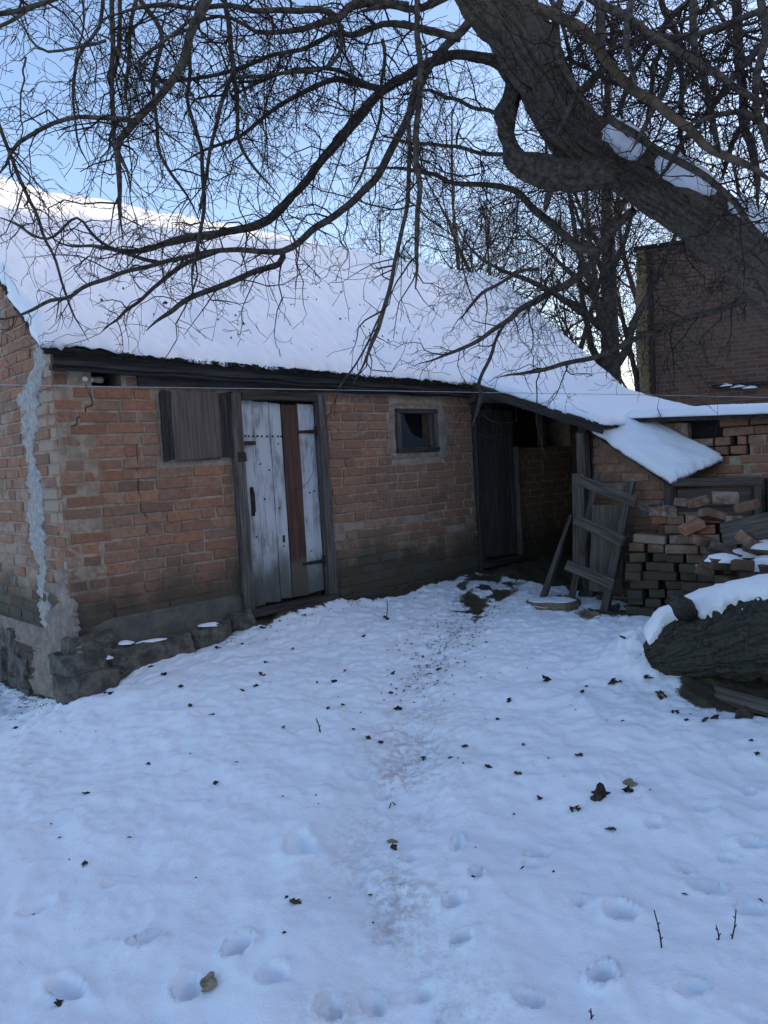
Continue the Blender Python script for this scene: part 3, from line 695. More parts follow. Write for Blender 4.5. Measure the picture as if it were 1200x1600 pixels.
for x, z in ((1.54, 1.28), (1.67, 1.2), (1.69, .9), (1.60, 1.5), (1.44, 1.0), (1.98, 1.3), (2.03, 1.31), (1.96, .83), (1.70, 1.70), (1.52, 1.55)): mb.tube([(x, .0, z), (x, .012, z)], [.005, .007], 6)
mb.build('nail_heads', M['iron'], door)
mb = MB(); mb.tube([(1.425, .004, 1.36), (1.422, -.022, 1.34), (1.421, -.026, 1.27), (1.424, -.022, 1.20), (1.427, .004, 1.18)], [.007]*5, 6); mb.box((1.41, .003, 1.16), (1.44, .010, 1.38)); mb.build('handle', M['iron'], door)
mb = MB(); mb.box((1.685, .006, .93), (1.705, .012, .985)); mb.build('knot_hole_dark_box', M['dark'], door)
mb = MB(); mb.box((1.30, -.016, 1.695), (1.475, -.008, 1.725)); mb.box((1.285, -.024, 1.68), (1.335, -.014, 1.74)); mb.tube([(1.462, -.02, 1.71), (1.462, 0, 1.71)], [.008]*2, 6); mb.build('hasp', M['iron'], door)
mb = MB(); V = []
for a in np.linspace(0, math.pi, 9): V.append((1.325-.022*math.cos(a), -.034, 1.655+.035*math.sin(a)))
mb.tube([(1.303, -.034, 1.62)]+V+[(1.347, -.034, 1.62)], [.006]*11, 6); mb.box((1.29, -.05, 1.575), (1.36, -.018, 1.645), .004); mb.build('padlock', M['iron'], door)
dfm = empty('door_frame'); dfm.parent = shed
vplank('jamb', 1.270, 1.355, .40, 2.09, -.01, .07, M['framewood'], dfm, 61); vplank('jamb', 2.085, 2.172, .38, 2.09, -.01, .07, M['framewood'], dfm, 62)
plank('head', (1.358, -.008, 2.060), (2.082, -.008, 2.060), .055, .07, M['darkwood'], dfm, R(90), 63)
plank('sill', (1.30, -.03, .435), (2.15, -.03, .435), .05, .10, M['darkwood'], dfm, R(90), 64)
# --- small window with a broken pane
win = empty('window'); win.parent = shed; win['label'] = 'small square window with a broken dark pane'
for k, (a, b) in enumerate((((3.035, .02, 1.592), (3.035, .02, 1.98)), ((3.535, .02, 1.592), (3.535, .02, 1.98)))): plank('frame', a, b, .045, .06, M['wood'], win, 0, 70+k)
for k, (a, b) in enumerate((((3.012, .018, 1.61), (3.558, .018, 1.61)), ((3.012, .018, 1.962), (3.558, .018, 1.962)))): plank('frame', a, b, .04, .062, M['darkwood'], win, R(90), 72+k)
plank('frame', (3.488, .03, 1.632), (3.488, .03, 1.942), .028, .03, M['wood'], win, 0, 75)
mb = MB(); mb.add([(3.06, .03, 1.63), (3.46, .032, 1.63), (3.44, .032, 1.70), (3.34, .032, 1.72), (3.27, .031, 1.74), (3.21, .031, 1.79), (3.16, .03, 1.88), (3.14, .03, 1.94), (3.06, .03, 1.94), (3.06, .034, 1.63), (3.46, .036, 1.63), (3.44, .036, 1.70), (3.34, .036, 1.72), (3.27, .035, 1.74), (3.21, .035, 1.79), (3.16, .034, 1.88), (3.14, .034, 1.94), (3.06, .034, 1.94)], [tuple(range(9)), tuple(range(17, 8, -1))]+[(i, (i+1) % 9, (i+1) % 9+9, i+9) for i in range(9)])
mb.build('broken_pane', M['glass'], win)
mb = MB(); mb.box((3.015, .20, 1.59), (3.555, .21, 1.985)); mb.build('window_dark_sheet', M['dark'], win)  # near-black sheet, the unlit room behind the window put into colour
# --- second door under the porch, lintel, post over the half wall
d2 = empty('dark_plank_door'); d2.parent = shed
for k, (a, b) in enumerate(((4.155, 4.28), (4.284, 4.42), (4.424, 4.55), (4.554, 4.69), (4.694, 4.755))): vplank('plank', a, b, .50-.008*k, 1.985, .03+.004*(k % 2), .03, M['doorwood'], d2, 80+k)
mb = MB(); mb.box((4.14, .06, .40), (4.76, .075, 2.05)); mb.build('door_backing', M['darkwood'], d2)
mb = MB(); mb.box((4.14, .005, 1.34), (4.20, .014, 1.36)); mb.box((4.135, .002, 1.31), (4.155, .014, 1.40)); mb.build('latch', M['iron'], d2)
vplank('door_post', 4.068, 4.148, .36, 2.05, .0, .09, M['darkwood'], shed, 86); vplank('door_post', 4.757, 4.80, .40, 1.60, -.005, .06, M['framewood'], shed, 87)
vplank('opening_post', 5.34, 5.42, 1.58, 2.08, .08, .08, M['framewood'], shed, 88)
plank('door_sill', (4.07, -.05, .435), (4.82, -.05, .43), .12, .05, M['darkwood'], shed, 0, 89)
# crack running down the brickwork from the bulb
# --- lamp in the hole under the eaves
lamp = empty('bulb_lamp', tuple(W(.29, -.03, 2.148))); lamp.rotation_euler = (0, 0, R(44)); tag(lamp, 'bare white light bulb in a dark socket under the shed eaves', 'light bulb')
prof = [(-.115, .0), (-.114, .014), (-.108, .024), (-.095, .032), (-.075, .034), (-.055, .029), (-.035, .020), (-.02, .016), (-.012, .014)]
V = np.array([[(x, r_*math.cos(a), r_*math.sin(a)) for a in np.linspace(0, 2*math.pi, 16, endpoint=False)] for x, r_ in prof]); mb = MB(); mb.grid(V, True, True); mb.build('bulb', M['bulb'], lamp, True)
mb = MB(); mb.tube([(-.02, 0, 0), (.0, 0, 0), (.012, 0, 0), (.04, 0, 0), (.05, 0, 0)], [.017, .020, .023, .023, .016], 12); mb.build('socket', M['plaster'], lamp, True)
mb = MB(); mb.tube([(.05, 0, 0), (.10, .02, .03), (.14, .05, .06)], [.006]*3, 6); mb.build('cable', M['iron'], lamp)
mb = MB(); mb.box((.13, .20, 2.08), (.47, .24, 2.21)); mb.build('hollow_dark_sheet', M['dark'], shed)  # near-black sheet behind the hole, its shade put into colour
ck = fr(138, 600)[0]; mb = MB(); pts = [(-.02, 2.11), (.0, 2.06), (.012, 2.03), (.018, 1.985), (.005, 1.975), (-.03, 1.965), (-.035, 1.92), (-.09, 1.90), (-.095, 1.86), (-.13, 1.845)]
for (a, za), (b, zb) in zip(pts, pts[1:]): mb.tube([(ck+a, .001, za), (ck+b, .001, zb)], [.005, .0045], 5)
mb.build('wall_crack', M['dark'], front); mb2 = MB(); pts = [(.665, 1.72), (.66, 1.68), (.665, 1.63), (.655, 1.56), (.66, 1.5), (.65, 1.42), (.665, 1.36), (.66, 1.30), (.70, 1.22), (.69, 1.15), (.67, 1.10)]
for (a, za), (b, zb) in zip(pts, pts[1:]): mb2.tube([(a-.14, -.001, za), (b-.14, -.001, zb)], [.0028, .0024], 5)
mb2.build('wall_crack', M['dark'], front)

# ================================================================== lean-to with porch
lean = empty('lean_to', tuple(C0), R(44)); tag(lean, 'tumbledown lean-to of brick and boards with snowy roof, joined to the shed', 'lean-to')
job = BrickJob()
def pz(S, T):
    """snow top of the porch roof"""
    lo = 1.80+.02*np.clip(S-4, 0, 1); hi = np.where(S < 6.6, 2.36, 2.36-.28*np.clip((S-6.6)/.6, 0, 1))
    f = np.clip((T-.0)/1.48, -.1, 1.05); return hi*(1-f)+lo*f-.015*np.sin(f*3.1)
proof = roof_sheet('porch_roof', np.arange(3.97, 7.3, .2), np.linspace(1.50, -.1, 6), lambda S, T: pz(S, T)-.072, M['slate'], lean, .03)
roof_sheet('roof_snow', np.arange(3.95, 7.3, .03), np.arange(1.52, -.12, -.03), pz, M['snow'], proof, .070, .012, 140)
# wing roof running towards the camera side, seen edge on
wr = lambda S, T: 1.845-.05*(T-1.5)+.035*(S-4.4)
wroof = roof_sheet('wing_roof', np.arange(4.40, 6.9, .25), np.linspace(3.9, 1.45, 7), lambda S, T: wr(S, T)-.072, M['slate'], lean, .035)
roof_sheet('roof_snow', np.arange(4.38, 6.9, .035), np.arange(3.95, 1.44, -.035), wr, M['snow'], wroof, .070, .012, 150)
plank('barge_board', (3.955, .0, 2.225), (3.955, -1.50, 1.685), .03, .085, M['darkwood'], lean, 0, 1)
for k, s_ in enumerate((4.12, 4.9, 5.6, 6.4)): plank('rafter', (s_, .05, 2.19), (s_, -1.42, 1.70), .06, .05, M['darkwood'], lean, 0, 100+k)
plank('eave_beam', (3.98, -1.28, 1.70), (4.62, -1.28, 1.71), .07, .07, M['darkwood'], lean, 0, 110)
plank('roof_post', (4.07, -1.25, .05), (4.03, -1.25, 1.685), .095, .10, M['wood'], lean, 0, 111, .85)
plank('roof_post', (4.16, -1.28, 1.0), (4.14, -1.30, 1.68), .07, .05, M['darkwood'], lean, 0, 112, .9)
# side wall of the small box, in the plane s = 4.12
top_side = lambda t: 1.70-.66*(t-1.33) if t > 1.3 else 1.70
mb = MB(); T0, T1 = 1.27, 1.97; x0, x1 = 4.128, 4.24
v = [(x, -t, z) for x in (x0, x1) for t, z in ((T0, -.2), (T1, -.2), (T1, 1.255), (1.33, 1.67), (T0, 1.67))]
mb.add(v, [(0, 1, 2, 3, 4), (9, 8, 7, 6, 5)]+[(i, i+5, (i+1) % 5+5, (i+1) % 5) for i in range(5)]); side = mb.build('side_wall', M['clay'], lean); recalc(side.data)
lay(job, side, SM, Matrix.Translation((4.121, 0, 0)) @ RW, T0+.01, T1-.01, .0, 1.66, top=lambda t: top_side(t)-.03, smear=.30, dull=.6)
# wing wall with missing bricks, in the plane s = 4.55
mb = MB(); mb.box((4.66, -4.0, -.2), (4.80, -1.3, 1.77))
wing = mb.build('wing_wall', M['dark'], lean)
hl = []
for (px, py) in ((1146,688),(1170,702),(1145,722),(1166,734)):
    q = onplane(px, py, C0+U*4.55, U); d = q-C0; t_, z_ = d @ PV, q[2]; hl.append((t_-.025, t_+.03, z_-.02, z_+.02))
hl.append((1.9, 2.20, 1.60, 1.9))
lay(job, wing, SM, Matrix.Translation((4.55, 0, 0)) @ RW, 1.35, 3.9, -.05, 1.74, hl, smear=.28, dull=.45)
mb = MB(); mb.box((4.557, -1.95, -.2), (4.64, -1.30, 1.70)); mb.box((4.557, -3.9, -.2), (4.64, -1.94, 1.40)); mb.box((4.557, -3.9, 1.555), (4.64, -2.62, 1.72)); mb.box((4.557, -3.9, 1.39), (4.64, -2.46, 1.56)); mb.build('wall_mortar', M['mortar'], wing)
job.finish(300)
mb = MB(); mb.box((6.80, -1.44, -.2), (6.95, -.01, 1.78)); mb.build('added_end_wall', M['clay'], lean)  # unseen wall added to stop light entering the porch end
mb = MB(); mb.box((4.70, -1.42, -.2), (6.79, -1.30, 1.70)); mb.build('added_partition', M['clay'], lean)  # unseen wall added to keep the porch dark
# front of the small box: corner post, framed hatch of boards
A = Vector((4.10, -2.0, 0)); B = Vector((4.47, -2.56, 0))
plank('corner_post', (4.11, -1.985, .1), (4.10, -1.995, 1.235), .075, .07, M['wood'], lean, R(-55), 120)
hf = empty('framed_hatch'); hf.parent = lean
dirv = (B-A).normalized(); nrm = Vector((-dirv.y, dirv.x, 0))
if nrm.x > 0: nrm = -nrm
rl = math.atan2(dirv.y, dirv.x)
def hp(f, z, off=0.0): return A.lerp(B, f)+Vector((0, 0, z))+nrm*off
plank('frame', hp(-.02, 1.215, .02), hp(1.0, 1.195, .02), .05, .065, M['woodx'] if False else M['wood'], hf, 0, 121)
plank('frame', hp(.96, .55, .015), hp(.96, 1.17, .015), .05, .05, M['wood'], hf, rl, 122)
plank('frame', hp(1.10, .50, .0), hp(1.10, 1.21, .0), .05, .08, M['darkwood'], hf, rl, 123)
for k in range(4): plank('board', hp(.08, .62+.155*k, -.03), hp(.93, .615+.155*k, -.03), .03, .15, M['plywood'], hf, 0, 124+k)
# little snowy roof over the box
q4 = [np.array((4.045, -1.30, 1.735)), np.array((4.045, -2.02, 1.245)), np.array((4.50, -2.25, 1.40)), np.array((4.56, -1.56, 1.78))]
def patch(name, off, thick, nzz, m_, parent, grow=0.0, n=40):
    a = np.linspace(-grow, 1+grow, n); Uu, Vv = np.meshgrid(a, a)
    Pp = (q4[0]*((1-Uu)*(1-Vv))[..., None]+q4[1]*((1-Uu)*Vv)[..., None]+q4[2]*(Uu*Vv)[..., None]+q4[3]*(Uu*(1-Vv))[..., None])
    top = Pp.copy(); top[..., 2] += off; bot = top.copy(); bot[..., 2] -= thick
    ed = np.minimum(np.minimum(Uu+grow, 1+grow-Uu), np.minimum(Vv+grow, 1+grow-Vv))
    if nzz:
        rag = np.clip(1-ed/.06, 0, 1); jx = .014*n2(Uu, Vv, 9, 160, 4)*rag; jy = .014*n2(Uu, Vv, 9, 161, 4)*rag
        for Q in (top, bot): Q[..., 0] += jx; Q[..., 1] += jy
        top[..., 2] += nzz*n2(Uu, Vv, 4, 162, 4)-thick*.6*np.clip(1-ed/.05, 0, 1)**2
    mb = MB(); mb.grid(top, flip=True); mb.grid(bot); N_ = n*n
    ring = [j for j in range(n)]+[i*n+n-1 for i in range(1, n)]+[(n-1)*n+j for j in range(n-2, -1, -1)]+[i*n for i in range(n-2, 0, -1)]
    for p_, r2 in zip(ring, ring[1:]+ring[:1]): mb.f.append((p_, r2, r2+N_, p_+N_))
    o = mb.build(name, m_, parent, bool(nzz)); recalc(o.data); return o
br = patch('box_roof', -.035, .022, 0, M['slate'], lean, 0, 8)
patch('roof_snow', .030, .062, .010, M['snow'], br, .012)

# ================================================================== brick house behind; an added unseen wing shades the yard
HB = at(1003, 600, 14.3); hrz = R(-18)
house = empty('brick_house', (HB[0], HB[1], .2), hrz); tag(house, 'tall dark brick house behind the lean-to, half hidden by the leaning trunk', 'house')
HT = 4.95
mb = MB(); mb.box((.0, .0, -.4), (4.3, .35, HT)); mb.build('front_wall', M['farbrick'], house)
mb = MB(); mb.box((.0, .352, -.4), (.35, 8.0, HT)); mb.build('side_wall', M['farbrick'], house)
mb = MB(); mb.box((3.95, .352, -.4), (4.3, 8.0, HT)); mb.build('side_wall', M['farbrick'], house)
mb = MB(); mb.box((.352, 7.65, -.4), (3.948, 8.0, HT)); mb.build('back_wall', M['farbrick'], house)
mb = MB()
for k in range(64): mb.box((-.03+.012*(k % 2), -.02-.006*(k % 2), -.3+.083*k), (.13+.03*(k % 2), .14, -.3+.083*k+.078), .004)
ob = mb.build('painted_sun_edge', M['ochre'], house); ob['label'] = 'painted sunlit corner of the house'  # column coloured yellow to stand for sun on the house edge
mb = MB()
for k in range(10): mb.box((-.06+.425*k, -.07, HT+.002), (-.06+.425*k+.418, .2, HT+.06), .006)
mb.build('parapet_coping', M['slate'], house)
mb = MB(); mb.box((.2, .2, HT-.25), (4.1, 7.8, HT-.1)); mb.build('roof', M['slate'], house)
mb = MB(); mb.tube([(.20, -.08, .2), (.20, -.08, 2.9), (.21, -.07, HT-.1)], [.045, .045, .05], 8); mb.build('downpipe', M['iron'], house)
def wnd(x, z, w, h):
    f_ = empty('window'); f_.parent = house
    mb = MB(); mb.box((x-w/2-.08, -.03, z-.10), (x+w/2+.08, .01, z-.003)); mb.build('sill', M['render'], f_)
    mb = MB(); mb.box((x-w/2, -.012, z), (x+w/2, -.004, z+h)); mb.build('pane', M['glass'], f_)
    for a, b, c, d in ((x-w/2-.05, x-w/2, z, z+h), (x+w/2, x+w/2+.05, z, z+h), (x-.025, x+.025, z, z+h), (x-w/2-.05, x+w/2+.05, z+h+.001, z+h+.05)):
        mb = MB(); mb.box((a, -.025, c), (b, .006, d)); mb.build('frame', M['wood'], f_)
wnd(3.4, 1.2, .8, .9)
for k, (px, py) in enumerate(((1136,602),(1155,604),(1174,606))):
    q = at(px, py, 13.6); o = snow_blob('snow_patch', house, 0, 0, 0, .13, .10, .05, 30+k)
    dq = np.array((q[0]-HB[0], q[1]-HB[1])); ca, sa = math.cos(hrz), math.sin(hrz); o.location = (ca*dq[0]+sa*dq[1], -.05, q[2]-.2)
HI = (Matrix.Translation((HB[0], HB[1], .2)) @ Matrix.Rotation(hrz, 4, 'Z')).inverted()
def hbox(lo_, hi_): 
    mb = MB(); mb.box(lo_, hi_); mb.v = [np.array([HI @ Vector(p) for p in v]) for v in mb.v]; return mb
hbox((9.6, -9.0, -.4), (14.0, 13.9, 4.4)).build('added_shade_wing', M['farbrick'], house)  # unseen wing added off frame to cast shade over the yard
mb = MB(); mb.add([HI @ Vector(p) for p in ((9.3, -9.3, 4.4), (14.3, -9.3, 4.4), (11.8, -9.3, 6.24), (9.3, 14.2, 4.4), (14.3, 14.2, 4.4), (11.8, 14.2, 6.24))], [(0, 1, 2), (5, 4, 3), (0, 2, 5, 3), (1, 4, 5, 2), (0, 3, 4, 1)]); mb.build('wing_roof', M['slate'], house)  # roof of the added wing, ridge height set for the shed's lit strip
mb = MB(); mb.box((1.2, -.12, 2.32), (4.2, -.002, 2.38)); mb.build('wall_ledge', M['slate'], house)

# ================================================================== trees
tr = random.Random(11)
def wander(start, d, L, n, r, kink=.25, grav=0.0, up=0.0):
    p = np.array(start, float); d = np.array(d, float); d /= np.linalg.norm(d)+1e-9; out = [p.copy()]; st = L/n
    for i in range(n):
        d = d+np.array([r.gauss(0, kink), r.gauss(0, kink), r.gauss(0, kink)-grav+up]); d /= np.linalg.norm(d)+1e-9
        p = p+d*st; out.append(p.copy())
    return np.array(out), d
def twigs_on(mb, pts, rads, r, every, lmin, lmax, lev, rmax=.0045, k=3, grav=.05, up=0.0, kink=.28, skip0=.05, rmin=.0009):
    """side shoots along a branch; lev more levels below"""
    seg = np.linalg.norm(np.diff(pts, axis=0), axis=1); tot = seg.sum(); cum = np.concatenate([[0], np.cumsum(seg)])
    n = max(1, int(tot/every)); 
    for _ in range(n):
        s_ = r.uniform(skip0, 1.0)*tot; i = min(int(np.searchsorted(cum, s_))-1, len(seg)-1); i = max(i, 0)
        f = (s_-cum[i])/(seg[i]+1e-9); p = pts[i]+(pts[i+1]-pts[i])*f; t = (pts[i+1]-pts[i])/(seg[i]+1e-9)
        side = np.array([r.gauss(0, 1), r.gauss(0, 1), r.gauss(0, 1)]); side -= t*(side @ t); side /= np.linalg.norm(side)+1e-9
        d = side+t*r.uniform(.1, 1.1); L = r.uniform(lmin, lmax)*(1.0 if r.random() < .8 else 1.6)
        rb = min(rmax, rads[i]*.62)*r.uniform(.6, 1.0); nn = max(3, min(7, int(L/.045)))
        q, _d = wander(p, d, L, nn, r, kink, grav, up)
        rr = np.maximum(np.linspace(rb, rb*.35, nn+1), rmin)
        mb.tube(q, rr, k, False)
        if lev > 0: twigs_on(mb, q, rr, r, every*1.55, lmin*.42, lmax*.48, lev-1, rmax*.6, 3, grav, up, kink, .12, rmin)

big = empty('leaning_tree', tuple(np.append(hitg(1180, 1250)[:2], 0)+[1.6, .5, .05])); tag(big, 'old leaning tree with a thick furrowed trunk and snow along its upper side', 'tree')
BI = np.array(big.location)
def traced(rows, d0, d1, step=.05, wob=0.0, thin=1.0, taper=False):
    """(px, py, half width px) read off the photograph, at distances d0..d1"""
    rows = np.array(rows, float); n = len(rows); dd = np.linspace(d0, d1, n) if np.isscalar(d1) else np.interp(np.linspace(0, 1, n), np.linspace(0, 1, len(d1)), d1)
    p = np.array([np.append(at(x, y, d), w*d/FPX) for (x, y, w), d in zip(rows, dd)])
    q = smooth_line(p, step); pts = q[:, :3]; rad = q[:, 3]*thin
    if taper: rad = rad*np.clip((1.03-np.linspace(0, 1, len(rad)))/.22, .0, 1)**.8
    rad = np.maximum(rad, .0012)
    if wob: pts = pts+wob*np.stack([noise3(pts*9+k*5, 200+k) for k in range(3)], -1)
    return pts-BI, rad
def bark_tube(pts, rad, k, amp, seed, fa=9.0, fl=3.0):
    """tube with lengthwise furrows cut into it"""
    mb = MB(); V = mb.tube(pts, rad, k, True); n = len(pts); V = mb.v[-1].reshape(n, k, 3)
    th = np.arange(k)*2*math.pi/k; L = np.concatenate([[0], np.cumsum(np.linalg.norm(np.diff(pts, axis=0), axis=1))])
    tw_ = L[:, None]*.5
    cc = np.stack([np.cos(th[None]+tw_), np.sin(th[None]+tw_), L[:, None]+0*th[None]], -1)
    wv = .10*np.stack([noise3(cc*np.array([3, 3, 7])+k_*9, seed+30+k_) for k_ in range(2)]+[0*cc[..., 0]], -1); cc = cc+wv
    n1 = noise3(cc*np.array([fa*.5, fa*.5, fl]), seed); n2_ = noise3(cc*np.array([fa, fa, fl*2.3])+5, seed+1); n3_ = noise3(cc*np.array([fa*2, fa*2, fl*7])+11, seed+3)
    big_ = noise3(cc*np.array([1.2, 1.2, 3.0]), seed+2)
    disp = amp*(-1.2*np.exp(-(n1/.30)**2)-.8*np.exp(-(n2_/.30)**2)+.35*n3_)+amp*1.2*big_
    c = pts[:, None, :]; dirv_ = V-c; nn = np.linalg.norm(dirv_, axis=2, keepdims=True); V2 = c+dirv_/np.maximum(nn, 1e-6)*(nn+disp[..., None]*np.minimum(1, nn/.05))
    mb.v[-1] = V2.reshape(-1, 3); return mb, V2
TR = [(1625,1290,150),(1575,1080,105),(1490,830,86),(1380,610,75),(1275,485,66),(1200,415,57),(1120,352,49),(1050,305,43),(980,264,42),(920,228,45),(876,180,45),(846,120,41),(815,60,44),(775,0,49),(735,-60,45),(690,-150,40),(650,-300,38),(640,-520,26)]
tp, trad = traced(TR, 3.5, 3.15, .022)
mb, TV = bark_tube(tp, trad, 170, .017, 5, 11.0, 2.6); mb.build('trunk', M['bark'], big, True)
